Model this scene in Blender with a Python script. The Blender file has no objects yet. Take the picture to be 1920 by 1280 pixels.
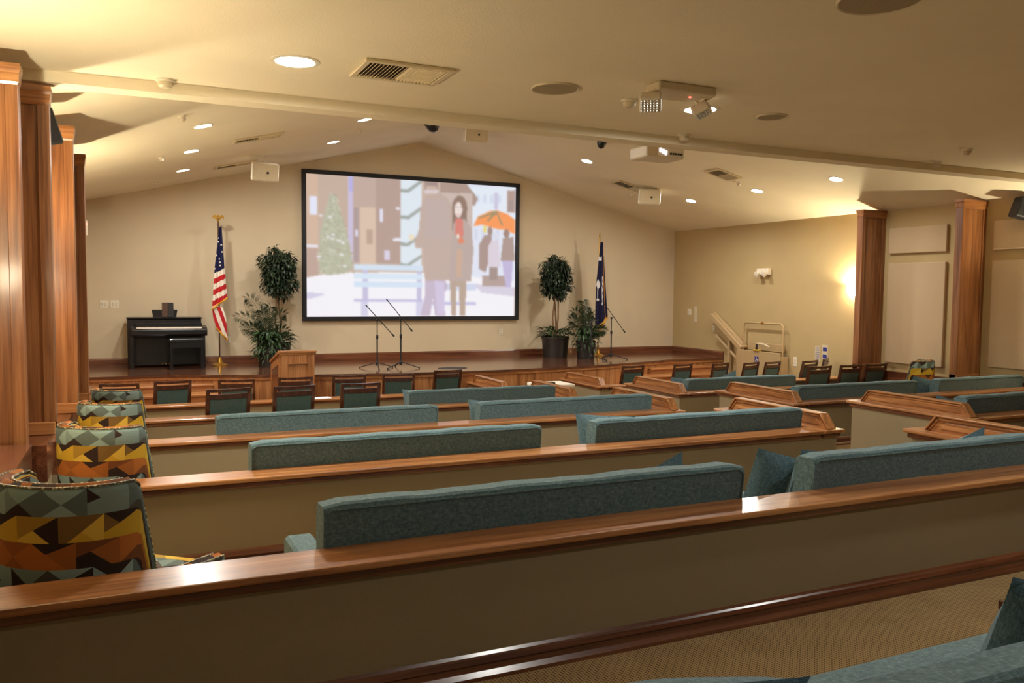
import bpy, bmesh, math, random
import numpy as np
from mathutils import Vector, Matrix
random.seed(7)
PI = math.pi
scn = bpy.context.scene
COL = scn.collection

# ------------------------------------------------------------------ helpers
def s2l(c):
    c = c / 255.0
    return c / 12.92 if c <= 0.04045 else ((c + 0.055) / 1.055) ** 2.4
def rgb(r, g, b, a=1.0):
    return (s2l(r), s2l(g), s2l(b), a)

def thing(name, label, cat, loc=(0, 0, 0), rz=0.0, group=None):
    o = bpy.data.objects.new(name, None)
    COL.objects.link(o)
    o.empty_display_size = 0.1
    o.location = loc
    o.rotation_euler = (0, 0, rz)
    o['label'] = label
    o['category'] = cat
    if group:
        o['group'] = group
    return o

def obj(name, bm, mat, parent=None, label=None, smooth=False, loc=None, rot=None):
    me = bpy.data.meshes.new(name)
    bmesh.ops.recalc_face_normals(bm, faces=bm.faces)
    bm.to_mesh(me)
    bm.free()
    for m in (mat if isinstance(mat, (list, tuple)) else [mat]):
        me.materials.append(m)
    if smooth:
        me.polygons.foreach_set('use_smooth', [True] * len(me.polygons))
        try:
            me.set_sharp_from_angle(angle=math.radians(38))
        except Exception:
            pass
    o = bpy.data.objects.new(name, me)
    COL.objects.link(o)
    if parent is not None:
        o.parent = parent
    if loc is not None:
        o.location = loc
    if rot is not None:
        o.rotation_euler = rot
    if label:
        o['label'] = label
    return o

def tag(o, label, cat, group=None):
    o['label'] = label
    o['category'] = cat
    if group:
        o['group'] = group
    return o

def struct(name, bm, mat, label=None, smooth=False):
    o = obj(name, bm, mat, None, label, smooth)
    o['kind'] = 'structure'
    return o

def dup(root, loc, rz, label=None, group=None):
    r = root.copy()
    COL.objects.link(r)
    r.location = loc
    r.rotation_euler = (0, 0, rz)
    if label:
        r['label'] = label
    if group:
        r['group'] = group
    for ch in list(root.children):
        c = ch.copy()
        COL.objects.link(c)
        c.parent = r
        for g in list(ch.children):
            d = g.copy()
            COL.objects.link(d)
            d.parent = c
    return r

def NB():
    return bmesh.new()

def box(bm, x0, x1, y0, y1, z0, z1, bev=0.0, seg=1, M=None):
    r = bmesh.ops.create_cube(bm, size=1.0)
    vs = r['verts']
    for v in vs:
        v.co = Vector(((x0 + x1) / 2 + v.co.x * (x1 - x0), (y0 + y1) / 2 + v.co.y * (y1 - y0), (z0 + z1) / 2 + v.co.z * (z1 - z0)))
    if bev > 0:
        es = list({e for v in vs for e in v.link_edges})
        q = bmesh.ops.bevel(bm, geom=es, offset=bev, segments=seg, profile=0.5, affect='EDGES')
        vs = list({v for f in q['faces'] for v in f.verts} | {v for v in vs if v.is_valid})
    if M is not None:
        for v in vs:
            v.co = M @ v.co
    return vs

def bx(*a, **k):
    bm = NB()
    box(bm, *a, **k)
    return bm

def prism(bm, poly, a, b, axis='y', bev=0.0):
    """poly: 2D points; extruded along axis from a to b. axis y: (x,z); x: (y,z); z: (x,y)"""
    def P(p, t):
        if axis == 'y':
            return (p[0], t, p[1])
        if axis == 'x':
            return (t, p[0], p[1])
        return (p[0], p[1], t)
    A = [bm.verts.new(P(p, a)) for p in poly]
    B = [bm.verts.new(P(p, b)) for p in poly]
    n = len(poly)
    fs = [bm.faces.new(A), bm.faces.new(B[::-1])]
    for i in range(n):
        fs.append(bm.faces.new((A[i], B[i], B[(i + 1) % n], A[(i + 1) % n])))
    if bev > 0:
        es = list({e for f in fs for e in f.edges})
        bmesh.ops.bevel(bm, geom=es, offset=bev, segments=1, profile=0.5, affect='EDGES')
    return bm

def tube(bm, pts, r, n=8, caps=True):
    pts = [Vector(p) for p in pts]
    rr = r if isinstance(r, (list, tuple)) else [r] * len(pts)
    rings = []
    up = None
    for i, p in enumerate(pts):
        if i == 0:
            d = pts[1] - pts[0]
        elif i == len(pts) - 1:
            d = pts[-1] - pts[-2]
        else:
            d = (pts[i + 1] - p).normalized() + (p - pts[i - 1]).normalized()
        d.normalize()
        if up is None:
            up = Vector((0, 0, 1)) if abs(d.z) < 0.9 else Vector((1, 0, 0))
        a = d.cross(up)
        if a.length < 1e-5:
            a = d.cross(Vector((0, 1, 0)))
        a.normalize()
        b = a.cross(d).normalized()
        up = b
        rings.append([bm.verts.new(p + (a * math.cos(2 * PI * k / n) + b * math.sin(2 * PI * k / n)) * rr[i]) for k in range(n)])
    for i in range(len(rings) - 1):
        for k in range(n):
            bm.faces.new((rings[i][k], rings[i][(k + 1) % n], rings[i + 1][(k + 1) % n], rings[i + 1][k]))
    if caps:
        bm.faces.new(rings[0][::-1])
        bm.faces.new(rings[-1])
    return bm

def lathe(bm, prof, n=24, M=None, caps=True):
    rings = []
    for (r, z) in prof:
        if r < 1e-6:
            v = bm.verts.new((0, 0, z))
            rings.append([v] * n)
        else:
            rings.append([bm.verts.new((r * math.cos(2 * PI * k / n), r * math.sin(2 * PI * k / n), z)) for k in range(n)])
    for i in range(len(rings) - 1):
        A, B = rings[i], rings[i + 1]
        for k in range(n):
            q = [A[k], A[(k + 1) % n], B[(k + 1) % n], B[k]]
            u = []
            for v in q:
                if v not in u:
                    u.append(v)
            if len(u) > 2:
                bm.faces.new(u)
    if caps:
        if prof[0][0] > 1e-6:
            bm.faces.new(rings[0][::-1])
        if prof[-1][0] > 1e-6:
            bm.faces.new(rings[-1])
    if M is not None:
        for v in {v for R in rings for v in R}:
            v.co = M @ v.co
    return bm

def LT(*a, **k):
    return lathe(NB(), *a, **k)

def grid(bm, fn, nu, nv, closeu=False):
    V = [[bm.verts.new(fn(i / (nu if closeu else nu - 1), j / (nv - 1))) for j in range(nv)] for i in range(nu)]
    F = []
    for i in range(nu if closeu else nu - 1):
        for j in range(nv - 1):
            F.append(bm.faces.new((V[i][j], V[(i + 1) % nu][j], V[(i + 1) % nu][j + 1], V[i][j + 1])))
    return V, F

# ------------------------------------------------------------------ materials
def newmat(name):
    m = bpy.data.materials.new(name)
    m.use_nodes = True
    nt = m.node_tree
    nt.nodes.clear()
    out = nt.nodes.new('ShaderNodeOutputMaterial')
    b = nt.nodes.new('ShaderNodeBsdfPrincipled')
    nt.links.new(b.outputs[0], out.inputs[0])
    return m, nt, b

def N(nt, t, **k):
    n = nt.nodes.new('ShaderNode' + t)
    for a, v in k.items():
        setattr(n, a, v)
    return n

def L(nt, a, b):
    nt.links.new(a, b)

def mth(nt, op, a, b=None, c=None):
    n = N(nt, 'Math', operation=op)
    for i, v in enumerate((a, b, c)):
        if v is None:
            continue
        if isinstance(v, (int, float)):
            n.inputs[i].default_value = v
        else:
            L(nt, v, n.inputs[i])
    return n.outputs[0]

def ramp(nt, fac, stops, const=False):
    r = N(nt, 'ValToRGB')
    r.color_ramp.interpolation = 'CONSTANT' if const else 'LINEAR'
    el = r.color_ramp.elements
    while len(el) > 1:
        el.remove(el[-1])
    el[0].position, el[0].color = stops[0]
    for p, c in stops[1:]:
        e = el.new(p)
        e.color = c
    L(nt, fac, r.inputs[0])
    return r.outputs[0]

def bump(nt, b, h, strength=0.3, dist=0.01):
    n = N(nt, 'Bump')
    n.inputs['Strength'].default_value = strength
    n.inputs['Distance'].default_value = dist
    L(nt, h, n.inputs['Height'])
    L(nt, n.outputs[0], b.inputs['Normal'])

def plain(name, c, rough=0.5, metal=0.0, spec=0.5, coat=0.0, var=0.04, scale=40.0):
    m, nt, b = newmat(name)
    tc = N(nt, 'TexCoord')
    no = N(nt, 'TexNoise')
    no.inputs['Scale'].default_value = scale
    L(nt, tc.outputs['Object'], no.inputs['Vector'])
    lo = tuple(max(0, x * (1 - var)) for x in c[:3]) + (1,)
    hi = tuple(min(1, x * (1 + var)) for x in c[:3]) + (1,)
    L(nt, ramp(nt, no.outputs[0], [(0.3, lo), (0.7, hi)]), b.inputs['Base Color'])
    b.inputs['Roughness'].default_value = rough
    b.inputs['Metallic'].default_value = metal
    b.inputs['Specular IOR Level'].default_value = spec
    b.inputs['Coat Weight'].default_value = coat
    return m

def paint(name, c, rough=0.75, bumps=0.12):
    m, nt, b = newmat(name)
    tc = N(nt, 'TexCoord')
    no = N(nt, 'TexNoise')
    no.inputs['Scale'].default_value = 1.3
    no.inputs['Detail'].default_value = 4
    L(nt, tc.outputs['Object'], no.inputs['Vector'])
    lo = tuple(x * 0.96 for x in c[:3]) + (1,)
    hi = tuple(min(1, x * 1.03) for x in c[:3]) + (1,)
    L(nt, ramp(nt, no.outputs[0], [(0.3, lo), (0.7, hi)]), b.inputs['Base Color'])
    b.inputs['Roughness'].default_value = rough
    b.inputs['Specular IOR Level'].default_value = 0.3
    n2 = N(nt, 'TexNoise')
    n2.inputs['Scale'].default_value = 90
    L(nt, tc.outputs['Object'], n2.inputs['Vector'])
    bump(nt, b, n2.outputs[0], bumps, 0.004)
    return m

def wood(name, dark, mid, light, grain='X', rough=0.3, coat=0.3, gs=1.0):
    m, nt, b = newmat(name)
    tc = N(nt, 'TexCoord')
    mp = N(nt, 'Mapping')
    st = {'X': (0.6, 9, 9), 'Y': (9, 0.6, 9), 'Z': (9, 9, 0.6)}[grain]
    mp.inputs['Scale'].default_value = tuple(x * gs for x in st)
    L(nt, tc.outputs['Object'], mp.inputs['Vector'])
    n1 = N(nt, 'TexNoise')
    n1.inputs['Scale'].default_value = 1.6
    n1.inputs['Detail'].default_value = 5
    n1.inputs['Distortion'].default_value = 0.7
    L(nt, mp.outputs[0], n1.inputs['Vector'])
    mp2 = N(nt, 'Mapping')
    s2 = {'X': (1.5, 60, 60), 'Y': (60, 1.5, 60), 'Z': (60, 60, 1.5)}[grain]
    mp2.inputs['Scale'].default_value = tuple(x * gs for x in s2)
    L(nt, tc.outputs['Object'], mp2.inputs['Vector'])
    n2 = N(nt, 'TexNoise')
    n2.inputs['Scale'].default_value = 1.5
    n2.inputs['Detail'].default_value = 3
    L(nt, mp2.outputs[0], n2.inputs['Vector'])
    f = mth(nt, 'ADD', mth(nt, 'MULTIPLY', n1.outputs[0], 0.62), mth(nt, 'MULTIPLY', n2.outputs[0], 0.38))
    L(nt, ramp(nt, f, [(0.34, dark), (0.5, mid), (0.64, light)]), b.inputs['Base Color'])
    b.inputs['Roughness'].default_value = rough
    b.inputs['Coat Weight'].default_value = coat
    b.inputs['Coat Roughness'].default_value = 0.16
    bump(nt, b, n2.outputs[0], 0.05, 0.002)
    return m

OAK = (rgb(122, 74, 40), rgb(164, 108, 62), rgb(190, 136, 86))
OAKV = (rgb(102, 60, 33), rgb(138, 88, 50), rgb(160, 108, 66))
oakx = wood('oak_grain_x', *OAK, 'X')
oaky = wood('oak_grain_y', *OAK, 'Y')
oakzl = wood('light_oak_grain_z', rgb(126, 78, 42), rgb(168, 112, 66), rgb(192, 140, 92), 'Z', rough=0.34)
oakz = wood('oak_grain_z', *OAKV, 'Z', rough=0.34)
RED = (rgb(76, 40, 25), rgb(104, 60, 38), rgb(126, 78, 52))
redx = wood('stained_trim_x', *RED, 'X', rough=0.25, coat=0.5)
redy = wood('stained_trim_y', *RED, 'Y', rough=0.25, coat=0.5)
stagefl = wood('stage_floor_boards', rgb(76, 44, 28), rgb(98, 60, 40), rgb(118, 76, 52), 'X', rough=0.16, coat=0.6)
chairwood = wood('chair_dark_wood', rgb(46, 22, 12), rgb(66, 33, 18), rgb(86, 46, 26), 'Z', rough=0.3, coat=0.4)

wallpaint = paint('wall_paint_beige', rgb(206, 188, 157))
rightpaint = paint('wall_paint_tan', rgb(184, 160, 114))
ceilpaint = paint('ceiling_paint', rgb(230, 217, 188), rough=0.85, bumps=0.35)
kneepaint = paint('half_wall_paint', rgb(142, 127, 98))
panelcloth = paint('acoustic_panel_cloth', rgb(192, 168, 134), rough=0.95, bumps=0.5)

def fabric(name, c1, c2, c3, scale=1.0, rough=0.9, bmp=0.35):
    m, nt, b = newmat(name)
    tc = N(nt, 'TexCoord')
    cs = []
    for sc in ((420, 60, 60), (60, 60, 420), (60, 420, 60)):
        mp = N(nt, 'Mapping')
        mp.inputs['Scale'].default_value = tuple(x * scale for x in sc)
        L(nt, tc.outputs['Object'], mp.inputs['Vector'])
        n = N(nt, 'TexNoise')
        n.inputs['Scale'].default_value = 1.0
        n.inputs['Detail'].default_value = 2
        L(nt, mp.outputs[0], n.inputs['Vector'])
        cs.append(n.outputs[0])
    f = mth(nt, 'MULTIPLY', mth(nt, 'ADD', mth(nt, 'ADD', cs[0], cs[1]), cs[2]), 1 / 3)
    L(nt, ramp(nt, f, [(0.36, c1), (0.5, c2), (0.64, c3)]), b.inputs['Base Color'])
    b.inputs['Roughness'].default_value = rough
    b.inputs['Specular IOR Level'].default_value = 0.15
    b.inputs['Sheen Weight'].default_value = 0.12
    bump(nt, b, f, bmp, 0.004)
    return m

sofafab = fabric('sofa_heather_fabric', rgb(66, 88, 93), rgb(88, 112, 116), rgb(114, 138, 140))
pillowfab = fabric('pillow_heather_fabric', rgb(62, 84, 93), rgb(88, 114, 124), rgb(116, 142, 148))
vinyl = fabric('chair_teal_fabric', rgb(58, 78, 76), rgb(70, 92, 89), rgb(84, 106, 101), bmp=0.1, rough=0.7)

# carpet: woven loop grid
carpet, nt, b = newmat('woven_carpet')
tc = N(nt, 'TexCoord')
sp = N(nt, 'SeparateXYZ')
L(nt, tc.outputs['Object'], sp.inputs[0])
sx = mth(nt, 'SINE', mth(nt, 'MULTIPLY', sp.outputs[0], 2 * PI / 0.0125))
sy = mth(nt, 'SINE', mth(nt, 'MULTIPLY', sp.outputs[1], 2 * PI / 0.0125))
w = mth(nt, 'MULTIPLY', mth(nt, 'ADD', mth(nt, 'MAXIMUM', sx, sy), 1.0), 0.5)
no = N(nt, 'TexNoise')
no.inputs['Scale'].default_value = 6
no.inputs['Detail'].default_value = 6
L(nt, tc.outputs['Object'], no.inputs['Vector'])
f = mth(nt, 'ADD', mth(nt, 'MULTIPLY', w, 0.75), mth(nt, 'MULTIPLY', no.outputs[0], 0.3))
L(nt, ramp(nt, f, [(0.25, rgb(84, 66, 46)), (0.7, rgb(166, 138, 96)), (1.0, rgb(194, 166, 120))]), b.inputs['Base Color'])
b.inputs['Roughness'].default_value = 0.95
b.inputs['Specular IOR Level'].default_value = 0.1
bump(nt, b, w, 0.5, 0.004)

# geometric patchwork upholstery
def upholstery():
    m, nt, b = newmat('geometric_upholstery')
    tc = N(nt, 'TexCoord')
    sp = N(nt, 'SeparateXYZ')
    L(nt, tc.outputs['UV'], sp.inputs[0])
    v = mth(nt, 'DIVIDE', sp.outputs[1], 0.0865)
    band = mth(nt, 'FLOOR', v)
    fv = mth(nt, 'FRACT', v)
    u = mth(nt, 'ADD', mth(nt, 'DIVIDE', sp.outputs[0], 0.125), mth(nt, 'MULTIPLY', band, 0.37))
    cell = mth(nt, 'FLOOR', u)
    fu = mth(nt, 'FRACT', u)
    wn0 = N(nt, 'TexWhiteNoise', noise_dimensions='3D')
    cb = N(nt, 'CombineXYZ')
    L(nt, cell, cb.inputs[0]); L(nt, band, cb.inputs[1])
    L(nt, cb.outputs[0], wn0.inputs['Vector'])
    k = mth(nt, 'ADD', mth(nt, 'MULTIPLY', wn0.outputs['Value'], 0.9), 0.55)      # slope of the cut differs per cell
    d1 = mth(nt, 'GREATER_THAN', mth(nt, 'MULTIPLY', fu, k), fv)
    d2 = mth(nt, 'GREATER_THAN', mth(nt, 'ADD', fu, mth(nt, 'MULTIPLY', fv, 0.8)), 1.0)
    idz = mth(nt, 'ADD', mth(nt, 'MULTIPLY', d1, 2.0), d2)
    c2 = N(nt, 'CombineXYZ')
    L(nt, cell, c2.inputs[0]); L(nt, band, c2.inputs[1]); L(nt, idz, c2.inputs[2])
    wn = N(nt, 'TexWhiteNoise', noise_dimensions='3D')
    L(nt, c2.outputs[0], wn.inputs['Vector'])
    h = wn.outputs['Value']
    dk = rgb(52, 38, 32)
    r0 = ramp(nt, h, [(0, rgb(120, 138, 130)), (0.2, dk), (0.4, rgb(92, 104, 98)), (0.6, rgb(138, 160, 152)), (0.82, rgb(78, 74, 66))], True)
    r1 = ramp(nt, h, [(0, rgb(196, 158, 44)), (0.24, dk), (0.44, rgb(164, 130, 46)), (0.62, rgb(212, 176, 66)), (0.84, rgb(120, 92, 44))], True)
    r2 = ramp(nt, h, [(0, rgb(156, 92, 40)), (0.25, dk), (0.45, rgb(118, 70, 38)), (0.62, rgb(176, 104, 42)), (0.85, rgb(84, 54, 38))], True)
    m3 = mth(nt, 'MODULO', mth(nt, 'ADD', band, 30.0), 3.0)
    mix1 = N(nt, 'MixRGB')
    L(nt, mth(nt, 'COMPARE', m3, 1.0, 0.1), mix1.inputs[0]); L(nt, r0, mix1.inputs[1]); L(nt, r1, mix1.inputs[2])
    mix2 = N(nt, 'MixRGB')
    L(nt, mth(nt, 'COMPARE', m3, 2.0, 0.1), mix2.inputs[0]); L(nt, mix1.outputs[0], mix2.inputs[1]); L(nt, r2, mix2.inputs[2])
    L(nt, mix2.outputs[0], b.inputs['Base Color'])
    b.inputs['Roughness'].default_value = 0.8
    b.inputs['Specular IOR Level'].default_value = 0.2
    return m
patch = upholstery()

def vcol(name, rough=0.8, emit=0.0):
    m, nt, b = newmat(name)
    a = N(nt, 'Attribute', attribute_name='col')
    L(nt, a.outputs['Color'], b.inputs['Base Color'])
    b.inputs['Roughness'].default_value = rough
    b.inputs['Specular IOR Level'].default_value = 0.2
    if emit:
        L(nt, a.outputs['Color'], b.inputs['Emission Color'])
        b.inputs['Emission Strength'].default_value = emit
        b.inputs['Base Color'].default_value = (0.02, 0.02, 0.02, 1)
        for l in list(nt.links):
            if l.to_socket == b.inputs['Base Color']:
                nt.links.remove(l)
    return m
flagcloth = vcol('flag_cloth_dye', 0.75)
filmpic = vcol('projected_picture', 0.9, emit=0.72)

def glow(name, c, s):
    m, nt, b = newmat(name)
    b.inputs['Base Color'].default_value = (0.8, 0.8, 0.8, 1)
    b.inputs['Emission Color'].default_value = c
    b.inputs['Emission Strength'].default_value = s
    return m
K_DOWN, K_SCONCE = 540.0, 66.0
rearfill = glow('rear_fill_lens', (1.0, 0.98, 0.92, 1), 140.0)  # lens of the unseen lamps added to fill the foreground
lampglow = glow('downlight_lens', (1.0, 0.98, 0.93, 1), K_DOWN)
flatglow = glow('large_downlight_lens', (1.0, 0.98, 0.92, 1), 400.0)
sconceglow = glow('sconce_glass', (1.0, 0.84, 0.58, 1), K_SCONCE)
bulbglow = glow('sconce_bulb', (1.0, 0.90, 0.64, 1), 2000.0)
redled = glow('red_led', (1.0, 0.05, 0.04, 1), 6.0)
exitred = glow('exit_letters', (1.0, 0.06, 0.03, 1), 3.0)
projglow = glow('projector_lens', (0.95, 0.85, 1.0, 1), 5.0)

black = plain('black_lacquer', rgb(14, 12, 13), 0.32, coat=0.2)
blackmat = plain('matt_black', rgb(20, 20, 22), 0.55)
frameblk = plain('screen_velvet', rgb(12, 12, 20), 0.6)
brass = plain('brass', rgb(196, 150, 66), 0.28, metal=0.9)
whitepl = plain('white_plastic', rgb(222, 212, 190), 0.45)
offwhite = plain('offwhite_plastic', rgb(205, 190, 160), 0.5)
creampaint = plain('lift_cream_paint', rgb(180, 152, 110), 0.45)
chrome = plain('chrome', rgb(210, 205, 195), 0.15, metal=1.0)
glasspl = plain('prismatic_lens', rgb(205, 200, 190), 0.12, metal=0.6, var=0.5, scale=160)
darkpl = plain('dark_plastic', rgb(30, 30, 32), 0.3)
paper = plain('paper', rgb(232, 222, 204), 0.8)
papercold = plain('paper_sheet', rgb(235, 238, 246), 0.7)
inkblue = plain('blue_ink', rgb(48, 52, 130), 0.6)
inkgrey = plain('grey_ink', rgb(150, 140, 150), 0.7)
yellowpl = plain('yellow_plastic', rgb(206, 168, 40), 0.5)
ivory = plain('ivory_keys', rgb(236, 224, 204), 0.3)
grillecl = plain('speaker_grille', rgb(150, 134, 104), 0.8, var=0.3, scale=300)
soil = plain('potting_soil', rgb(46, 34, 26), 0.95)
potmat = plain('dark_pot', rgb(34, 27, 25), 0.45)
bark = plain('tree_bark', rgb(122, 92, 62), 0.85, var=0.2)
leafA = plain('ficus_leaf', rgb(38, 52, 32), 0.45, var=0.35, scale=7)
leafB = plain('palm_leaf', rgb(56, 70, 44), 0.45, var=0.35, scale=7)
leafC = plain('broad_leaf', rgb(52, 74, 42), 0.45, var=0.35, scale=7)
goldfr = plain('gold_fringe', rgb(208, 150, 40), 0.6)
ventwh = plain('vent_enamel', rgb(206, 188, 150), 0.5)
ventdk = plain('vent_shadow_box', rgb(62, 50, 38), 0.9)
# ------------------------------------------------------------------ setting
F = [0.65, 0.52, 0.39, 0.26, 0.13, 0.0]
YF = [2.88, 4.89, 6.90, 8.92, 10.93]
CAP = [1.14, 1.01, 0.88, 0.75, 0.62]
RX = 10.50
LX = -0.82
YB = 14.6
SZ = 0.78
bm = NB()
ys = [-2.6] + [y - 0.11 for y in YF] + [YB]
for i in range(6):
    box(bm, LX - 0.05, RX + 0.05, ys[i], ys[i + 1], -0.25, F[i])
fl = struct('floor', bm, carpet, 'brown woven loop carpet stepping down towards the stage')

bm = NB()
box(bm, LX - 0.1, RX + 0.1, -2.6, 6.02, 3.39, 3.55)
box(bm, LX - 0.1, RX + 0.1, 6.02, 6.2, 3.32, 5.0)
prism(bm, [(LX - 0.1, 3.316), (LX, 3.316), (4.84, 4.70), (RX, 3.316), (RX + 0.1, 3.316), (RX + 0.1, 3.56), (4.84, 4.95), (LX - 0.1, 3.56)], 6.2, YB + 0.1, 'y')
struct('ceiling', bm, ceilpaint, 'cream ceiling, flat over the rear rows and vaulted towards the stage')

struct('wall_back', bx(LX - 0.1, RX + 0.1, YB, YB + 0.15, -0.2, 5.1), wallpaint, 'beige gable wall behind the stage')
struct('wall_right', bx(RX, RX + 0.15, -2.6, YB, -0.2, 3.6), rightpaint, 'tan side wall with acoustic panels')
struct('wall_left', bx(LX - 0.15, LX, -2.6, YB, -0.2, 3.6), wallpaint, 'beige side wall behind the oak columns')
struct('wall_front', bx(LX - 0.1, RX + 0.1, -2.75, -2.6, -0.2, 3.6), wallpaint, 'beige rear wall')

def base_prof(w, z):
    return [(w, z), (w, z + 0.125), (w - 0.012, z + 0.125), (w - 0.02, z + 0.1), (w - 0.02, z)]
bm = NB()
prism(bm, base_prof(YB, SZ), LX, RX, 'x')
struct('baseboard_back', bm, redx, 'dark stained baseboard along the stage back wall')
bm = NB()
prism(bm, base_prof(RX, SZ), 12.91, YB - 0.02, 'y')
struct('baseboard_right', bm, redy, 'dark stained baseboard at the right end of the stage')

# ------------------------------------------------------------------ stage
st = thing('stage', 'low oak-fronted stage with a bowed front edge and dark glossy floor', 'stage', (0, 0, 0))
arc = []
for k in range(25):
    x = 0.48 + (9.22 - 0.48) * k / 24
    t = (x - 4.85) / 4.37
    arc.append((x, 12.9 - 0.85 * (1 - t * t)))
def stage_poly(off):
    return [(LX + 0.005, YB - 0.005), (LX + 0.01, 12.9 + off)] + [(x, y + off) for x, y in arc] + [(RX - 0.005, 12.9 + off), (RX - 0.005, YB - 0.005)]
bm = NB(); prism(bm, stage_poly(0.0), SZ - 0.035, SZ, 'z'); obj('deck', bm, stagefl, st)
bm = NB(); prism(bm, stage_poly(0.035), 0.0, SZ - 0.035, 'z'); obj('fascia', bm, oakzl, st)
line = [(LX + 0.02, 12.9)] + arc + [(RX - 0.01, 12.9)]
bm = NB(); prism(bm, [(x, y + 0.012) for x, y in line] + [(x, y + 0.06) for x, y in line[::-1]], SZ - 0.075, SZ - 0.035, 'z'); obj('nosing', bm, oakx, st)
for xa, xb in (((lambda k: LX + 0.01), (lambda k: (1.08, 1.6, 1.7, 1.75)[k])), ((lambda k: (8.62, 8.15, 7.8, 7.5)[k]), (lambda k: 9.95))):
    for k, (z, y) in enumerate(((0.655, 12.6), (0.55, 12.3), (0.37, 12.0), (0.185, 11.7))):
        s = obj('step', bx(xa(k), xb(k), y + 0.02, 12.95, 0.0 if k == 3 else z - 0.19, z - 0.03), oakx, st)
        obj('tread', bx(xa(k), xb(k) + 0.02, y - 0.01, 12.95, z - 0.03, z, 0.006), oakx, s)
bm = NB()
prism(bm, [(0.245 * math.cos(a * PI / 12) * 1.0, 0.16 * math.sin(a * PI / 12)) for a in range(24)], 0.0, 0.004, 'z')
tag(obj('floor_outlet_cover', bm, blackmat, None, loc=(4.75, 12.58, SZ + 0.0005)), 'flat oval dark cover set into the stage floor beside the two microphone stands', 'floor cover')

# ------------------------------------------------------------------ half walls with oak caps and pew ends
def end_panel_bm(sign):
    bm = NB()
    def trap(y0, y1, z0, z1, s0, s1):
        return [(y0, z0), (y1, z0), (y1 - s1, z1), (y0 + s0, z1)]
    prism(bm, trap(-0.18, 0.98, 0, 0.105, 0.085, 0.08), -0.02, 0.02, 'x')
    # frame mouldings around three sides, proud on both faces
    for a, b2 in (((-0.18, 0), (-0.095, 0.105)), ((-0.095, 0.105), (0.90, 0.105)), ((0.90, 0.105), (0.98, 0))):
        d = Vector((b2[0] - a[0], b2[1] - a[1])); l = d.length; d.normalize()
        n = Vector((-d.y, d.x))
        for off, wd, th in ((0.006, 0.016, 0.042), (-0.014, 0.02, 0.030)):
            p = [Vector(a) + n * (off + wd / 2 - 0.004), Vector(b2) + n * (off + wd / 2 - 0.004), Vector(b2) + n * (off - wd / 2), Vector(a) + n * (off - wd / 2)]
            prism(bm, [(q.x, max(q.y, 0.0)) for q in p], -th, th, 'x', 0.003)
    prism(bm, trap(-0.09, 0.88, 0.022, 0.07, 0.045, 0.045), -0.027, 0.027, 'x', 0.003)
    return bm

def half_wall(i, x0, x1, endx, label, side, endlabel=None):
    """one row's half wall: panel, oak cap, baseboard, and the pew end that runs forward from it"""
    y, zc, zhi, zlo = YF[i], CAP[i], F[i], F[i + 1]
    t = thing('half_wall', label, 'half wall', (0, y, 0), 0, 'oak capped half walls between the seating rows')
    xa, xb = (x0, endx - 0.11) if side < 0 else (endx + 0.11, x1)
    obj('panel', bx(x0 if side < 0 else endx - 0.065, endx + 0.065 if side < 0 else x1, -0.17, -0.04, zlo, zc - 0.05), kneepaint, t)
    obj('cap', bx(xa, xb, -0.215, 0.0, zc - 0.026, zc, 0.007, 2), oakx, t)
    obj('cap_molding', bx(xa, xb, -0.19, -0.02, zc - 0.062, zc - 0.024, 0.01, 2), redx, t)
    bm = NB()
    prism(bm, [(-0.17, zhi), (-0.205, zhi), (-0.205, zhi + 0.014), (-0.192, zhi + 0.03), (-0.188, zhi + 0.05), (-0.194, zhi + 0.058), (-0.186, zhi + 0.074), (-0.178, zhi + 0.08), (-0.17, zhi + 0.09)], x0, x1, 'x')
    obj('baseboard', bm, redx, t)
    if endx is not None:
        t = thing('pew_end', endlabel, 'pew end', (endx, y, 0), 0, 'oak trimmed pew ends along the aisle')
        ex0, endx = endx, 0.0
        a, b2 = endx - 0.11, endx + 0.11
        e = obj('end_wall', bx(endx - 0.065, endx + 0.065, -0.04 if side < 0 else -0.04, 1.06, zlo, zc - 0.05), kneepaint, t)
        c = obj('end_cap', bx(a, b2, -0.215, 1.10, zc - 0.026, zc, 0.007, 2), oaky, t)
        obj('end_molding', bx(a + 0.02, b2 - 0.02, -0.19, 1.08, zc - 0.062, zc - 0.024, 0.01, 2), redy, t)
        p = obj('end_panel', end_panel_bm(side), oaky, t, loc=(endx, 0, zc))
        bm = NB()
        prism(bm, [(-0.065, zlo), (-0.09, zlo), (-0.09, zlo + 0.07), (-0.075, zlo + 0.09), (-0.065, zlo + 0.09)], 0.0, 1.07, 'y')
        for v in bm.verts:
            v.co.x = endx + side * (v.co.x) * -1
        obj('end_baseboard', bm, redy, t)
    return t

XL, XR = -0.43, 10.42
half_wall(0, -0.52, 4.99, 4.88, 'nearest oak capped half wall, running along the bottom of the photo in front of the camera', -1,
          'pew end lowest on the right, rising behind the sofa cut by the right edge')
half_wall(1, -0.52, 4.99, 4.88, 'oak capped half wall second from the camera, left of the aisle', -1,
          'pew end at the right tip of the second half wall, beside the aisle')
half_wall(2, XL, 4.99, 4.88, 'oak capped half wall third from the camera, left of the aisle', -1,
          'pew end at the right tip of the third half wall, beside the aisle')
half_wall(3, XL, 4.99, 4.88, 'oak capped half wall fourth from the camera, left of the aisle, with dining chairs in front', -1,
          'pew end at the right tip of the fourth half wall, half hidden by its sofa')
half_wall(4, XL, 4.99, 4.88, 'oak capped half wall closest to the stage, left of the aisle', -1,
          'pew end closest to the stage on the left side of the aisle')
half_wall(1, 6.38, XR, 6.49, 'oak capped half wall right of the aisle nearest the camera, cut by the photo edge', 1,
          'largest pew end right of the aisle, nearest the camera, with a lit tan side')
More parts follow.
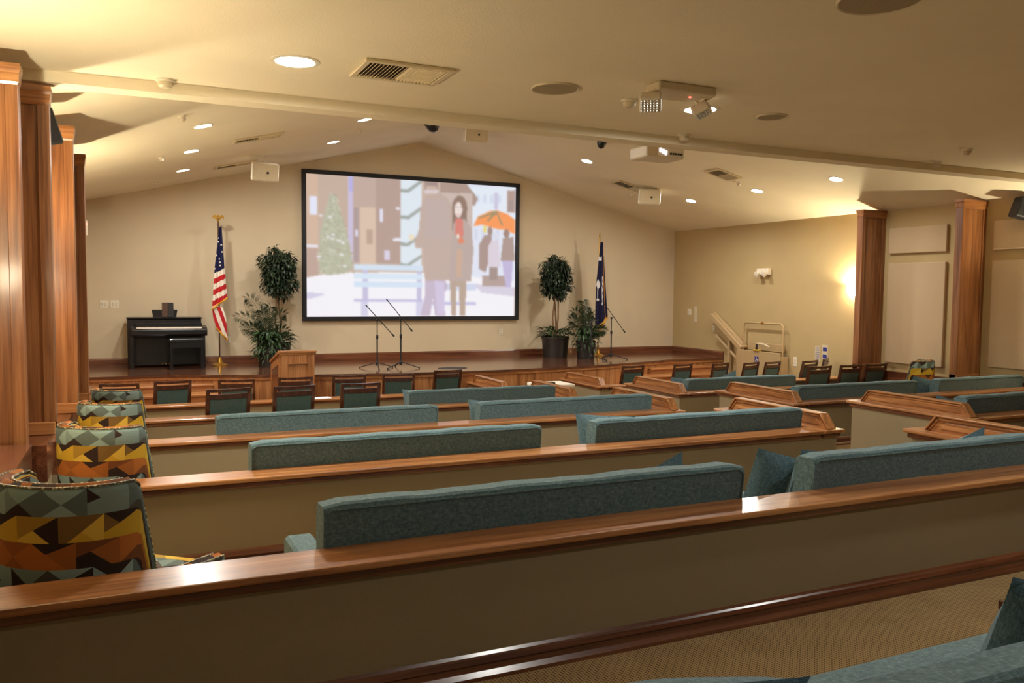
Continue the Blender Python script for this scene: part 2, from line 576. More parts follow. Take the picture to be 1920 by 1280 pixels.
half_wall(2, 6.38, XR, 6.49, 'oak capped half wall right of the aisle, second from the camera', 1,
          'second pew end from the camera on the right side of the aisle')
half_wall(3, 6.38, XR, 6.49, 'oak capped half wall right of the aisle, third from the camera', 1,
          'third pew end from the camera on the right side of the aisle')
half_wall(4, 6.38, 9.05, 6.49, 'oak capped half wall right of the aisle, closest to the stage', 1,
          'pew end closest to the stage on the right side of the aisle')
t = thing('half_wall', 'short oak capped half wall beside the right wall, under the two farthest dining chairs', 'half wall', (0, 9.70, 0), 0, 'oak capped half walls between the seating rows')
obj('panel', bx(9.1, XR, -0.17, -0.04, 0.13, 0.70), kneepaint, t)
obj('cap', bx(9.1, XR, -0.215, 0.0, 0.724, 0.75, 0.007, 2), oakx, t)
obj('cap_molding', bx(9.1, XR, -0.19, -0.02, 0.688, 0.726, 0.01, 2), redx, t)

# ------------------------------------------------------------------ ledges under the side walls
def ledge(y0, y1, z, xa, xb, label):
    t = thing('wall_ledge', label, 'ledge', (0, 0, 0), 0, 'oak ledges along the side walls')
    obj('oak_top', bx(xa, xb, y0, y1, z - 0.22, z), redy, t)
    e = 0.02 if xa > 5 else 0.0
    g = 0.02 if xa < 5 else 0.0
    obj('base_panel', bx(xa + e, xb - g, y0, y1, 0.0, z - 0.22), kneepaint, t)
ledge(9.23, 11.6, 0.80, LX + 0.004, XL, 'oak topped ledge beside the farthest left column, close to the stage')
ledge(7.68, 9.23, 0.92, LX + 0.004, XL, 'oak topped ledge between the two far left columns')
ledge(6.20, 7.68, 1.02, LX + 0.004, XL, 'oak topped ledge between the second and third left columns')
ledge(5.66, 6.20, 1.09, LX + 0.004, -0.46, 'oak topped ledge under the second left column behind the patterned armchair')
ledge(2.3, 5.45, 1.14, LX + 0.004, -0.52, 'oak topped ledge beside the nearest patterned armchair at the left edge')
ledge(7.56, 9.20, 0.89, XR, RX - 0.004, 'oak ledge below the acoustic panels between the two right columns')
ledge(6.0, 7.53, 0.93, XR, RX - 0.004, 'oak ledge below the acoustic panels at the right edge of the photo')

# ------------------------------------------------------------------ oak fins (columns)
def fin(x0, x1, y0, z0, z1, label, sgn, low=0.0):
    """sgn +1: room lies towards +x"""
    th = 0.10
    t = thing('oak_column', label, 'column', ((x0 + x1) / 2, y0, z0), 0, 'oak columns along the side walls')
    w = (x1 - x0) / 2
    H = z1 - z0
    obj('shaft', bx(-w, w, 0.008, th, 0.0, H - 0.02), oakz, t)
    for a, b2 in ((-w, -w + 0.06), (w - 0.06, w)):
        obj('stile', bx(a - 0.004, b2 + 0.004, -0.006, th + 0.004, 0.08, H - 0.1, 0.004), oakz, t)
    c = 0.018
    bm = NB()
    vs = []
    for z, e in ((H - 0.115, 0.0), (H - 0.1, 0.008), (H - 0.05, 0.012), (H - 0.03, c), (H, c)):
        xa = -w - (e if sgn < 0 else 0.0)
        xb = w + (e if sgn > 0 else 0.0)
        vs.append([bm.verts.new(p) for p in ((xa, -e - 0.006, z), (xb, -e - 0.006, z), (xb, th + e, z), (xa, th + e, z))])
    for A, B in zip(vs, vs[1:]):
        for k in range(4):
            bm.faces.new((A[k], A[(k + 1) % 4], B[(k + 1) % 4], B[k]))
    bm.faces.new(vs[0][::-1]); bm.faces.new(vs[-1])
    obj('crown', bm, oakx, t)
    obj('plinth', bx(-w, w, -0.014, th + 0.014, -low, 0.085, 0.006), oakx, t)
    return t
fin(LX + 0.005, -0.55, 5.50, 0.72, 3.29, 'nearest oak column at the left edge, brightly lit', 1)
fin(LX + 0.005, -0.44, 6.06, 1.09, 3.295, 'second oak column on the left, its face in shadow', 1)
fin(LX + 0.005, -0.385, 7.54, 1.02, 3.31, 'third oak column on the left, paler orange face', 1)
fin(LX + 0.005, -0.37, 9.08, 0.92, 3.31, 'farthest oak column on the left, next to the stage', 1)
fin(10.02, RX - 0.005, 9.2, 0.90, 3.31, 'far oak column on the right wall with a lit sconce behind it', -1, 0.3)
fin(10.03, RX - 0.005, 7.56, 0.90, 3.31, 'near oak column on the right wall between the acoustic panels', -1, 0.12)

# ------------------------------------------------------------------ acoustic panels
def apanel(y0, y1, z0, z1, label):
    tag(obj('acoustic_panel', bx(RX - 0.052, RX - 0.002, y0, y1, z0, z1, 0.012, 2), panelcloth), label, 'wall panel', 'fabric acoustic panels')
apanel(8.11, 9.09, 2.655, 3.04, 'short fabric acoustic panel between the two right columns, above the tall one')
apanel(8.11, 9.09, 1.015, 2.515, 'tall fabric acoustic panel between the two right columns')
apanel(6.43, 7.42, 2.655, 3.04, 'short fabric acoustic panel cut by the right edge of the photo')
apanel(6.43, 7.42, 1.09, 2.515, 'tall fabric acoustic panel cut by the right edge of the photo')
# ------------------------------------------------------------------ sofas
def sofa_parts(t, W):
    h = W / 2
    prof = [(0.0, 0.20), (-0.004, 0.40), (-0.05, 0.755), (-0.044, 0.769), (-0.03, 0.776), (0.055, 0.772), (0.072, 0.758), (0.078, 0.72), (0.085, 0.55), (0.17, 0.42), (0.20, 0.20)]
    bm = NB()
    n = 26
    rings = []
    for i in range(n + 1):
        u = i / n
        x = -h + W * u
        e = min(u, 1 - u) * W
        k = 1.0 - 0.02 * max(0.0, 1 - e / 0.05)
        wob = 0.0025 * math.sin(u * 19.0) + 0.0015 * math.sin(u * 47 + 1)
        ring = []
        for (y, z) in prof:
            zz = 0.2 + (z - 0.2) * k + (wob if z > 0.74 else 0)
            ring.append(bm.verts.new((x, y + (0.02 * (1 - k) / 0.02 if False else 0), zz)))
        rings.append(ring)
    m = len(prof)
    for a, b in zip(rings, rings[1:]):
        for j in range(m):
            bm.faces.new((a[j], a[(j + 1) % m], b[(j + 1) % m], b[j]))
    bm.faces.new(rings[0][::-1]); bm.faces.new(rings[-1])
    back = obj('backrest', bm, sofafab, t)
    bm = NB()
    tube(bm, [(-h + 0.004, -0.052, 0.30), (-h + 0.004, -0.052, 0.735), (-h + 0.03, -0.05, 0.755), (h - 0.03, -0.05, 0.755), (h - 0.004, -0.052, 0.735), (h - 0.004, -0.052, 0.30)], 0.005, 6)
    for v in bm.verts:
        v.co.y += 0.048 * max(0, (0.735 - v.co.z) / 0.435)
    obj('piping', bm, sofafab, back, smooth=True)
    obj('base', bx(-h + 0.02, h - 0.02, 0.02, 0.76, 0.12, 0.26, 0.01), sofafab, t)
    for k in range(2):
        a = -h + 0.13 + k * (W - 0.26) / 2
        b = a + (W - 0.26) / 2 - 0.006
        obj('seat_cushion', bx(a, b, 0.13, 0.79, 0.262, 0.41, 0.045, 3), sofafab, t, smooth=True)
    for s in (-1, 1):
        a, b = sorted((s * h, s * (h - 0.12)))
        bm = NB()
        prism(bm, [(0.10, 0.2), (0.78, 0.2), (0.79, 0.42), (0.76, 0.448), (0.10, 0.46)], a, b, 'x', 0.014)
        obj('arm', bm, sofafab, t)
    for sx in (-1, 1):
        for y in (0.07, 0.70):
            obj('leg', bx(sx * (h - 0.09) - 0.025, sx * (h - 0.09) + 0.025, y, y + 0.05, 0.0, 0.122), chairwood, t)

SG = 'blue-grey upholstered sofas in the seating rows'
protoS = thing('sofa', 'blue-grey sofa left of two on the row just beyond the nearest half wall', 'sofa', (1.53, YF[0] + 0.03, F[1]), 0, SG)
sofa_parts(protoS, 1.85)
def sofa(x, row, label):
    return dup(protoS, (x, YF[row] + 0.03, F[row + 1]), 0, label, SG)
sofa(3.79, 0, 'blue-grey sofa with a dark square pillow at its left end, cut by the right edge')
sofa(1.545, 1, 'blue-grey sofa left of two on the second row, behind the second half wall')
sofa(3.81, 1, 'blue-grey sofa right of two on the second row, beside the aisle')
sofa(1.54, 2, 'blue-grey sofa left of two on the third row, in front of three dining chairs')
sofa(3.79, 2, 'blue-grey sofa right of two on the third row, beside the aisle')
sofa(3.77, 3, 'blue-grey sofa next to three dining chairs on the fourth row, left of the aisle')
sofa(7.59, 3, 'blue-grey sofa on the far right block, in front of the wheelchair lift')
sofa(7.55, 2, 'blue-grey sofa right of the aisle, in front of three dining chairs')
sofa(7.535, 1, 'blue-grey sofa behind the largest pew end, two pillows at its left end')
t2 = thing('sofa', 'blue-grey sofa below the right wall column, near the lone patchwork armchair', 'sofa', (9.62, YF[2] + 0.03, F[3]), 0, SG)
sofa_parts(t2, 1.56)
t3 = thing('sofa', 'rumpled blue-grey sofa at the bottom right corner, right in front of the camera', 'sofa', (1.325, 1.0, F[0]), 0, SG)
sofa_parts(t3, 2.85)
t3.location.y = 0.92
t3.scale = (1, 0.88, 0.985)

# ------------------------------------------------------------------ throw pillows
def pillow_bm(w=0.45, h=0.45, d=0.15):
    bm = NB()
    n = 15
    for sgn in (-1, 1):
        V = []
        for i in range(n):
            row = []
            for j in range(n):
                u, v = -1 + 2 * i / (n - 1), -1 + 2 * j / (n - 1)
                pin = 1 - 0.10 * (1 - abs(u * v)) * (u * u * v * v > -1) * (abs(u) ** 4 + abs(v) ** 4) * 0.5
                q = max(0.0, (1 - u ** 2) * (1 - v ** 2)) ** 0.45
                row.append(bm.verts.new((u * w / 2 * pin, sgn * d / 2 * q * (1 + 0.06 * math.sin(5 * u + 3 * v)), v * h / 2 * pin)))
            V.append(row)
        for i in range(n - 1):
            for j in range(n - 1):
                f = (V[i][j], V[i + 1][j], V[i + 1][j + 1], V[i][j + 1])
                bm.faces.new(f if sgn < 0 else f[::-1])
    bmesh.ops.remove_doubles(bm, verts=bm.verts, dist=1e-4)
    return bm
protoP = None
def pillow(x, y, z, rx, ry, rz, label, s=(1, 1, 1)):
    """rx lean back, ry tilt in its own plane, rz turn"""
    global protoP
    if protoP is None:
        o = obj('throw_pillow', pillow_bm(), pillowfab, smooth=True)
        protoP = o
    else:
        o = protoP.copy()
        COL.objects.link(o)
    o.location = (x, y, z)
    o.rotation_mode = 'YXZ'
    o.rotation_euler = (math.radians(rx), math.radians(ry), math.radians(rz))
    o.scale = s
    return tag(o, label, 'pillow', 'blue-grey throw pillows on the sofas')
pillow(2.12, 3.10, 1.05, 14, -22, 4, 'throw pillow peeking one corner over the back of the nearest full sofa')
pillow(3.03, 3.22, 1.01, 12, 13, -20, 'dark square throw pillow standing in the gap between the two nearest sofas')
pillow(3.16, 3.12, 1.05, 14, 6, 4, 'throw pillow tucked behind the dark square pillow on the sofa by the right edge')
pillow(4.13, 3.10, 1.055, 14, -18, 0, 'throw pillow showing a small tip above the sofa cut by the right edge')
pillow(3.13, 5.12, 0.945, 12, -2, -50, 'throw pillow at the left end of the second row sofa beside the aisle')
pillow(3.07, 7.10, 0.80, 12, 0, -50, 'throw pillow at the left end of the third row sofa beside the aisle')
pillow(3.05, 9.11, 0.67, 12, 0, -50, 'throw pillow at the left end of the fourth row sofa next to the dining chairs')
pillow(6.87, 9.2, 0.66, 12, 4, -40, 'throw pillow at the left end of the far right sofa, above the third pew end')
pillow(7.42, 9.10, 0.71, 14, -20, 0, 'throw pillow showing a tiny tip above the middle of the far right sofa')
pillow(8.93, 7.14, 0.80, 14, 10, -25, 'throw pillow in the gap left of the sofa below the right wall column')
pillow(9.15, 7.16, 0.78, 16, -6, 0, 'second throw pillow in the gap, leaning on the sofa below the right wall column')
pillow(6.75, 5.14, 0.88, 12, 16, -20, 'throw pillow leaning outwards behind the nearest pew end right of the aisle', )
pillow(6.95, 5.12, 0.86, 16, -24, 4, 'throw pillow next to the leaning one behind the nearest pew end right of the aisle')
pillow(0.97, 1.33, 1.13, 24, 4, -10, 'throw pillow at the bottom edge of the photo, left one on the nearest sofa', (1.15, 1, 0.85))
pillow(1.42, 1.24, 1.09, 30, 2, 2, 'wide cushion lying along the back of the nearest sofa', (1.25, 1.2, 0.9))
pillow(2.06, 1.20, 1.165, 16, 10, -30, 'dark throw pillow standing at the right end of the nearest sofa', (1.0, 1.3, 0.9))

# ------------------------------------------------------------------ dining chairs
def dining_chair():
    t = thing('dining_chair', 'x', 'chair', (0, 0, 0), 0)
    def quadleg(p0, p1, a, b):
        bm = NB()
        vs = []
        for p, s in ((p0, a), (p1, b)):
            vs.append([bm.verts.new((p[0] + dx * s[0] / 2, p[1] + dy * s[1] / 2, p[2])) for dx, dy in ((-1, -1), (1, -1), (1, 1), (-1, 1))])
        for k in range(4):
            bm.faces.new((vs[0][k], vs[0][(k + 1) % 4], vs[1][(k + 1) % 4], vs[1][k]))
        bm.faces.new(vs[0][::-1]); bm.faces.new(vs[1])
        return bm
    def yb(z):
        return 0.02 - 0.085 * max(0.0, (z - 0.42) / 0.45)
    for s in (-1, 1):
        bm = quadleg((s * 0.20, 0.0, 0.0), (s * 0.208, 0.02, 0.44), (0.032, 0.036), (0.036, 0.045))
        q = quadleg((s * 0.208, 0.02, 0.44), (s * 0.209, yb(0.865), 0.862), (0.036, 0.045), (0.032, 0.028))
        me = bpy.data.meshes.new('tmp'); q.to_mesh(me); q.free(); bm.from_mesh(me); bpy.data.meshes.remove(me)
        obj('rear_leg', bm, chairwood, t)
        obj('front_leg', quadleg((s * 0.205, 0.43, 0.0), (s * 0.205, 0.43, 0.40), (0.028, 0.028), (0.04, 0.04)), chairwood, t)
    def rail(z0, z1, th, bow):
        bm = NB()
        n = 10
        rows = []
        for i in range(n + 1):
            u = -1 + 2 * i / n
            x = u * (0.222 if z1 > 0.86 else 0.195)
            d = bow * (1 - u * u)
            y = yb((z0 + z1) / 2) - d
            dz = 0.006 * u * u if z1 > 0.86 else 0
            rows.append([bm.verts.new(p) for p in ((x, y - th / 2, z0 + dz), (x, y + th / 2, z0 + dz), (x, y + th / 2, z1 + dz), (x, y - th / 2, z1 + dz))])
        for a, b in zip(rows, rows[1:]):
            for k in range(4):
                bm.faces.new((a[k], a[(k + 1) % 4], b[(k + 1) % 4], b[k]))
        bm.faces.new(rows[0][::-1]); bm.faces.new(rows[-1])
        return bm
    obj('top_rail', rail(0.838, 0.87, 0.03, 0.012), chairwood, t)
    obj('back_rail', rail(0.765, 0.815, 0.026, 0.01), chairwood, t)
    obj('back_rail', rail(0.47, 0.50, 0.024, 0.0), chairwood, t)
    bm = NB()
    prism(bm, [(yb(0.50) - 0.012, 0.50), (yb(0.765) - 0.015, 0.765), (yb(0.765) + 0.02, 0.765), (yb(0.50) + 0.03, 0.50)], -0.186, 0.186, 'x', 0.004)
    obj('backrest', bm, vinyl, t)
    obj('seat_frame', bx(-0.215, 0.215, 0.02, 0.44, 0.37, 0.42), chairwood, t)
    obj('seat', bx(-0.225, 0.225, 0.03, 0.465, 0.42, 0.475, 0.02, 2), vinyl, t, smooth=True)
    return t
CG = 'dark wood and teal dining chairs'
protoC = None
def chair(x, y, rdeg, z, label):
    """x, y: middle of the top rail"""
    global protoC
    a = math.radians(rdeg)
    loc = (x - 0.07 * math.sin(a), y + 0.07 * math.cos(a), z)
    if protoC is None:
        protoC = dining_chair()
        protoC.location = loc
        protoC.rotation_euler = (0, 0, a)
        protoC['label'] = label
        protoC['group'] = CG
        return protoC
    return dup(protoC, loc, a, label, CG)
chair(0.93, 9.0, 9, F[4], 'dining chair left of three on the fourth row, beside the patterned armchairs')
chair(1.60, 9.0, 7, F[4], 'dining chair middle of three on the fourth row, before the lectern')
chair(2.33, 9.03, 1, F[4], 'dining chair right of three on the fourth row, next to a sofa')
chair(-0.12, 11.05, -10, 0, 'dining chair first from the left in the front row, half hidden by a patterned armchair')
chair(0.49, 11.17, 12, 0, 'dining chair second from the left in the front row, in front of the stage steps')
chair(1.24, 11.09, -10, 0, 'dining chair third from the left in the front row, below the striped flag')
chair(1.99, 11.12, -2, 0, 'dining chair directly in front of the wooden lectern')
chair(2.72, 11.18, -8, 0, 'dining chair in the front row just right of the lectern')
chair(3.41, 11.15, -12, 0, 'dining chair in the front row below the two microphone stands')
chair(4.24, 11.40, 6, 0, 'dining chair at the aisle end of the front row, turned and leaning')
chair(7.27, 11.13, 8, 0, 'dining chair nearest the aisle in the right front row, before the stage steps')
chair(8.23, 11.12, 14, 0, 'dining chair second from the aisle in the right front row')
chair(8.94, 11.05, 17, 0, 'dining chair third from the aisle in the right front row, left of the wheelchair lift')
chair(9.56, 11.02, 17, 0, 'dining chair in front of the wheelchair lift sign')
chair(10.03, 11.02, 15, 0, 'dining chair in front of the right corner of the wheelchair lift')
chair(9.06, 8.99, 2, F[4], 'dining chair left of three before the far right column')
chair(9.67, 8.99, 4, F[4], 'dining chair middle of three before the far right column')
chair(10.18, 8.99, 2, F[4], 'dining chair right of three before the far right column')
chair(9.65, 9.78, 17, F[4], 'dining chair by the right wall under the two small notices')
chair(10.18, 9.98, 36, F[4], 'dining chair turned side-on by the right wall, left of the lit column')
st_ = thing('side_table', 'low dark side table beside the nearest sofa, only its corner in view', 'side table', (3.0, 1.7, F[0] - 0.0))
obj('table_top', bx(-0.21, 0.21, -0.2, 0.2, 0.285, 0.32, 0.004), chairwood, st_)
for sx in (-1, 1):
    for sy in (-1, 1):
        obj('leg', bx(sx * 0.17 - 0.018, sx * 0.17 + 0.018, sy * 0.16 - 0.018, sy * 0.16 + 0.018, 0, 0.285), chairwood, st_)

# ------------------------------------------------------------------ patterned barrel armchairs
def armchair():
    t = thing('armchair', 'x', 'armchair', (0, 0, 0), 0)
    # path of the shell seen from above: arm front - back arc - arm front
    pts = []
    R0 = 0.24
    for y in (0.70, 0.58, 0.45, 0.32):
        pts.append((R0 + 0.02, y))
    for k in range(0, 33):
        a = -k * PI / 32
        pts.append((R0 * math.cos(a) * (1 + 0.0), 0.255 + (R0) * math.sin(a)))
    for y in (0.32, 0.45, 0.58, 0.70):
        pts.append((-R0 - 0.02, y))
    P = [Vector((p[0], p[1], 0)) for p in pts]
    S = [0.0]
    for a, b in zip(P, P[1:]):
        S.append(S[-1] + (b - a).length)
    tot = S[-1]
    def top(s):
        d = abs(s - tot / 2) / (tot / 2)
        hgt = 0.885 - 0.02 * d
        k = min(1.0, max(0.0, (d - 0.455) / 0.014))
        k = k * k * (3 - 2 * k)
        return hgt * (1 - k) + k * (0.50 - 0.06 * max(0, d - 0.6))
    bm = NB()
    uv = bm.loops.layers.uv.new('UVMap')
    TH = 0.075
    nz = 14
    n = len(P)
    coords = []
    for i in range(n):
        a = P[max(0, i - 1)]; b = P[min(n - 1, i + 1)]
        d = (b - a).normalized()
        nrm = Vector((-d.y, d.x, 0))
        out = nrm if nrm.dot(P[i] - Vector((0, 0.3, 0))) > 0 else -nrm
        zt = top(S[i])
        ring = []
        for k in range(nz):
            z = 0.09 + (zt - 0.02 - 0.09) * k / (nz - 1)
            fl = 0.02 * (z / 0.885)
            ring.append((P[i] + out * fl + Vector((0, 0, z)), S[i], zt - z))
        fl = 0.02
        for m2, (oo, dz) in enumerate(((fl - 0.012, 0.0), (fl - TH / 2, 0.012), (fl - TH + 0.012, 0.0))):
            ring.append((P[i] + out * oo + Vector((0, 0, zt + dz)), S[i], 0.0 - 0.02 * m2))
        for k in range(nz):
            z = zt - 0.02 - (zt - 0.02 - 0.30) * k / (nz - 1)
            ring.append((P[i] + out * (0.02 * (z / 0.885) - TH) + Vector((0, 0, z)), S[i] + 0.07, zt - z + 0.3))
        coords.append(ring)
    V = [[bm.verts.new(c[0]) for c in r] for r in coords]
    def face(q):
        f = bm.faces.new([V[i][j] for i, j in q])
        for lp, (i, j) in zip(f.loops, q):
            lp[uv].uv = (coords[i][j][1], coords[i][j][2])
    m = len(coords[0])
    for i in range(n - 1):
        for j in range(m - 1):
            face([(i, j), (i + 1, j), (i + 1, j + 1), (i, j + 1)])
    for i in (0, n - 1):
        f = bm.faces.new(V[i])
        for lp in f.loops:
            lp[uv].uv = (lp.vert.co.x, lp.vert.co.z)
    shell = obj('backrest', bm, patch, t, smooth=True)
    bm = NB()
    for jj in (nz, nz + 2):
        bmp = [coords[i][jj][0] + Vector((0, 0, 0.004)) for i in range(n)]
        tube(bm, bmp, 0.0045, 5)
    pipem = piping
    obj('piping', bm, pipem, shell, smooth=True)
    bm = NB()
    box(bm, -0.20, 0.20, 0.08, 0.74, 0.28, 0.45, 0.04, 3)
    uv = bm.loops.layers.uv.new('UVMap')
    for f in bm.faces:
        for lp in f.loops:
            c = lp.vert.co
            lp[uv].uv = (c.x + 0.3 + c.z, c.y + c.z)
    obj('seat_cushion', bm, patch, t, smooth=True)
    bm = bx(-0.215, 0.215, 0.06, 0.69, 0.09, 0.285, 0.01)
    uv = bm.loops.layers.uv.new('UVMap')
    for f in bm.faces:
        for lp in f.loops:
            c = lp.vert.co
            lp[uv].uv = (c.x + c.y, c.z + 0.4)
    obj('base', bm, patch, t)
    for sx in (-1, 1):
        for y in (0.09, 0.64):
            obj('leg', tube(NB(), [(sx * 0.19, y, 0.0), (sx * 0.185, y, 0.1)], [0.016, 0.024], 8), chairwood, t)
    return t
m_, nt_, b_ = newmat('nail_piping')
tc_ = N(nt_, 'TexCoord'); no_ = N(nt_, 'TexVoronoi'); no_.inputs['Scale'].default_value = 90
L(nt_, tc_.outputs['Object'], no_.inputs['Vector'])
L(nt_, ramp(nt_, no_.outputs[0], [(0.25, rgb(226, 214, 160)), (0.5, rgb(96, 84, 56))]), b_.inputs['Base Color'])
b_.inputs['Roughness'].default_value = 0.6
piping = m_
AG = 'barrel armchairs in a patchwork of triangles'
ac = armchair()
def put_ac(o, x, y, rdeg, z, label):
    o.location = (x, y, z); o.rotation_euler = (0, 0, math.radians(rdeg)); o['label'] = label; o['group'] = AG
put_ac(ac, -0.33, YF[0] + 0.14, -40, F[1], 'nearest patchwork armchair of yellow, brown and grey-blue triangles, at the left edge')
for x, y, r, z, l in ((-0.28, YF[1] + 0.14, -38, F[2], 'patchwork armchair second from the camera on the left, before the second left column'),
                      (-0.27, YF[2] + 0.14, -36, F[3], 'patchwork armchair third from the camera on the left'),
                      (-0.24, YF[3] + 0.14, -34, F[4], 'patchwork armchair farthest from the camera on the left, by the front dining chairs'),
                      (9.98, 7.85, 30, F[3], 'lone patchwork armchair on the right side below the acoustic panel')):
    put_ac(dup(ac, (x, y, z), 0), x, y, r, z, l)
# ------------------------------------------------------------------ projection screen
SX0, SX1, SZ0, SZ1 = 2.725, 6.84, 1.483, 4.083
scr = thing('projection_screen', 'wide black-framed projection screen showing a snowy street film scene', 'screen', ((SX0 + SX1) / 2, YB, SZ0))
hw, hh, fw = (SX1 - SX0) / 2, SZ1 - SZ0, 0.07
bm = NB()
for a in ((-hw, hw, 0, fw), (-hw, hw, hh - fw, hh), (-hw, -hw + fw, fw, hh - fw), (hw - fw, hw, fw, hh - fw)):
    box(bm, a[0], a[1], -0.08, -0.004, a[2], a[3], 0.006)
obj('frame', bm, frameblk, scr)
GW, GH = 280, 172
yy, xx = np.mgrid[0:GH, 0:GW]
U = xx / (GW - 1.0)
V = yy / (GH - 1.0)
img = np.zeros((GH, GW, 3))
def put(mask, c, a=1.0):
    m3 = (mask * a)[..., None]
    img[:] = img * (1 - m3) + np.array(c, float) * m3
def poly(pts, c, a=1.0):
    P = [((x - 92) / 1676.0, (y - 70 - (x - 92) * 0.053 * max(0.0, 1 - (y - 70) / 600.0)) / 1145.0) for x, y in pts]
    ins = np.zeros((GH, GW), bool)
    n = len(P)
    for i in range(n):
        x1, y1 = P[i]; x2, y2 = P[(i + 1) % n]
        if y1 == y2:
            continue
        cnd = ((y1 > V) != (y2 > V)) & (U < (x2 - x1) * (V - y1) / (y2 - y1) + x1)
        ins ^= cnd
    put(ins.astype(float), c, a)
def rect(x0, y0, x1, y1, c, a=1.0):
    poly([(x0, y0), (x1, y0), (x1, y1), (x0, y1)], c, a)
def ell(cx, cy, rx, ry, c, a=1.0):
    poly([(cx + rx * math.cos(t * PI / 14), cy + ry * math.sin(t * PI / 14)) for t in range(28)], c, a)
def blur(n):
    global img
    for _ in range(n):
        p = np.pad(img, ((1, 1), (1, 1), (0, 0)), 'edge')
        img = (p[:-2, 1:-1] + p[2:, 1:-1] + p[1:-1, :-2] + p[1:-1, 2:] + 2 * p[1:-1, 1:-1]) / 6
img[:] = (196, 170, 152)
rect(92, 60, 400, 900, (190, 164, 146)); rect(92, 60, 180, 900, (206, 172, 146)); rect(92, 660, 180, 900, (182, 152, 136))
rect(440, 60, 810, 780, (186, 160, 146)); rect(490, 330, 620, 780, (214, 186, 162)); rect(540, 500, 590, 620, (180, 152, 130)); rect(610, 90, 810, 770, (172, 144, 132))
rect(400, 60, 440, 760, (196, 186, 222)); rect(405, 90, 438, 210, (172, 168, 232)); rect(445, 330, 480, 760, (160, 140, 140))
rect(120, 250, 176, 396, (226, 232, 255)); rect(92, 636, 182, 656, (232, 236, 255)); rect(640, 335, 668, 440, (228, 230, 255)); rect(765, 325, 800, 340, (235, 235, 250)); rect(745, 565, 805, 585, (235, 235, 250)); rect(680, 665, 720, 745, (214, 206, 232)); rect(455, 505, 472, 560, (225, 225, 250))
rect(806, 90, 972, 780, (220, 234, 246))
for k, yb_ in enumerate((140, 350, 560, 730)):
    poly([(806, yb_ + 35), (860, yb_ + 40), (970, yb_ - 40), (970, yb_ - 12), (866, yb_ + 66), (806, yb_ + 62)], (146, 156, 150))
rect(1130, 60, 1780, 960, (222, 230, 248)); rect(1380, 150, 1780, 420, (226, 238, 252))
for k in range(4):
    rect(1420 + k * 62, 210, 1450 + k * 62, 270, (206, 220, 242)); rect(1410 + k * 62, 480, 1440 + k * 62, 560, (206, 216, 238))
rect(1580, 190, 1612, 320, (200, 196, 226)); rect(1690, 170, 1768, 340, (168, 140, 128)); rect(1705, 250, 1745, 330, (150, 132, 128))
poly([(1120, 110), (1330, 115), (1440, 240), (1410, 300), (1290, 230), (1130, 330)], (160, 134, 122)); rect(1130, 200, 1390, 520, (196, 176, 166))
# snow and pavement
poly([(92, 900), (230, 868), (450, 850), (1000, 840), (1768, 900), (1768, 1230), (92, 1230)], (247, 247, 255))
poly([(92, 1015), (240, 1030), (120, 1072), (92, 1072)], (206, 204, 232)); poly([(1400, 930), (1768, 960), (1768, 1040), (1480, 1010)], (212, 206, 226)); rect(1480, 860, 1700, 950, (170, 146, 140))
# tree
rs = np.random.RandomState(3)
poly([(272, 215), (330, 330), (372, 480), (420, 640), (432, 820), (380, 860), (240, 880), (184, 830), (190, 560), (222, 400)], (176, 178, 150))
for k in range(420):
    t = rs.rand(); yb_ = 230 + 640 * t; w_ = 18 + 112 * min(1, t * 1.35)
    xb_ = 296 + 14 * t + (rs.rand() * 2 - 1) * w_
    ell(xb_, yb_, 9, 5, [(150, 162, 134), (206, 208, 186), (186, 190, 160), (160, 150, 130)][k % 4], 0.8)
for k in range(10):
    ell(180 + 200 * rs.rand(), 350 + 470 * rs.rand(), 16, 7, (240, 242, 255))
# umbrella and people by it
poly([(1402, 455), (1440, 380), (1540, 335), (1600, 328), (1700, 355), (1768, 400), (1768, 510), (1690, 480), (1590, 470), (1480, 440)], (255, 140, 66))
for a in ((1590, 330, 1520, 410), (1590, 330, 1650, 440), (1600, 330, 1760, 400), (1590, 330, 1440, 390)):
    poly([(a[0], a[1]), (a[0] + 20, a[1] + 14), (a[2] + 14, a[3] + 6), (a[2] - 8, a[3])], (150, 128, 84))
rect(1490, 450, 1512, 505, (232, 214, 90))
poly([(1500, 520), (1560, 520), (1560, 640), (1510, 830), (1455, 800), (1450, 600)], (158, 132, 124)); ell(1545, 490, 22, 34, (150, 122, 112))
poly([(1560, 560), (1620, 560), (1640, 780), (1530, 780), (1530, 610)], (216, 206, 220)); rect(1545, 780, 1615, 900, (150, 128, 122)); ell(1598, 525, 30, 26, (214, 220, 240))
poly([(1660, 540), (1750, 530), (1768, 720), (1640, 720)], (160, 136, 126)); poly([(1650, 720), (1750, 720), (1735, 960), (1690, 960)], (188, 176, 220)); ell(1690, 505, 26, 36, (146, 116, 104))
# bench
rect(500, 1080, 550, 1210, (206, 206, 236)); rect(930, 1080, 985, 1210, (206, 206, 236)); rect(510, 780, 550, 1080, (190, 186, 222)); rect(935, 800, 975, 1090, (190, 186, 222))
for k, (a, c_) in enumerate(((775, (206, 226, 246)), (850, (212, 232, 250)), (920, (206, 228, 250)), (1062, (186, 184, 226)))):
    rect(446, a + 6, 985, a + (52 if k < 3 else 26), c_)
rect(1010, 930, 1430, 990, (204, 214, 242)); rect(1010, 1090, 1430, 1115, (188, 188, 228))
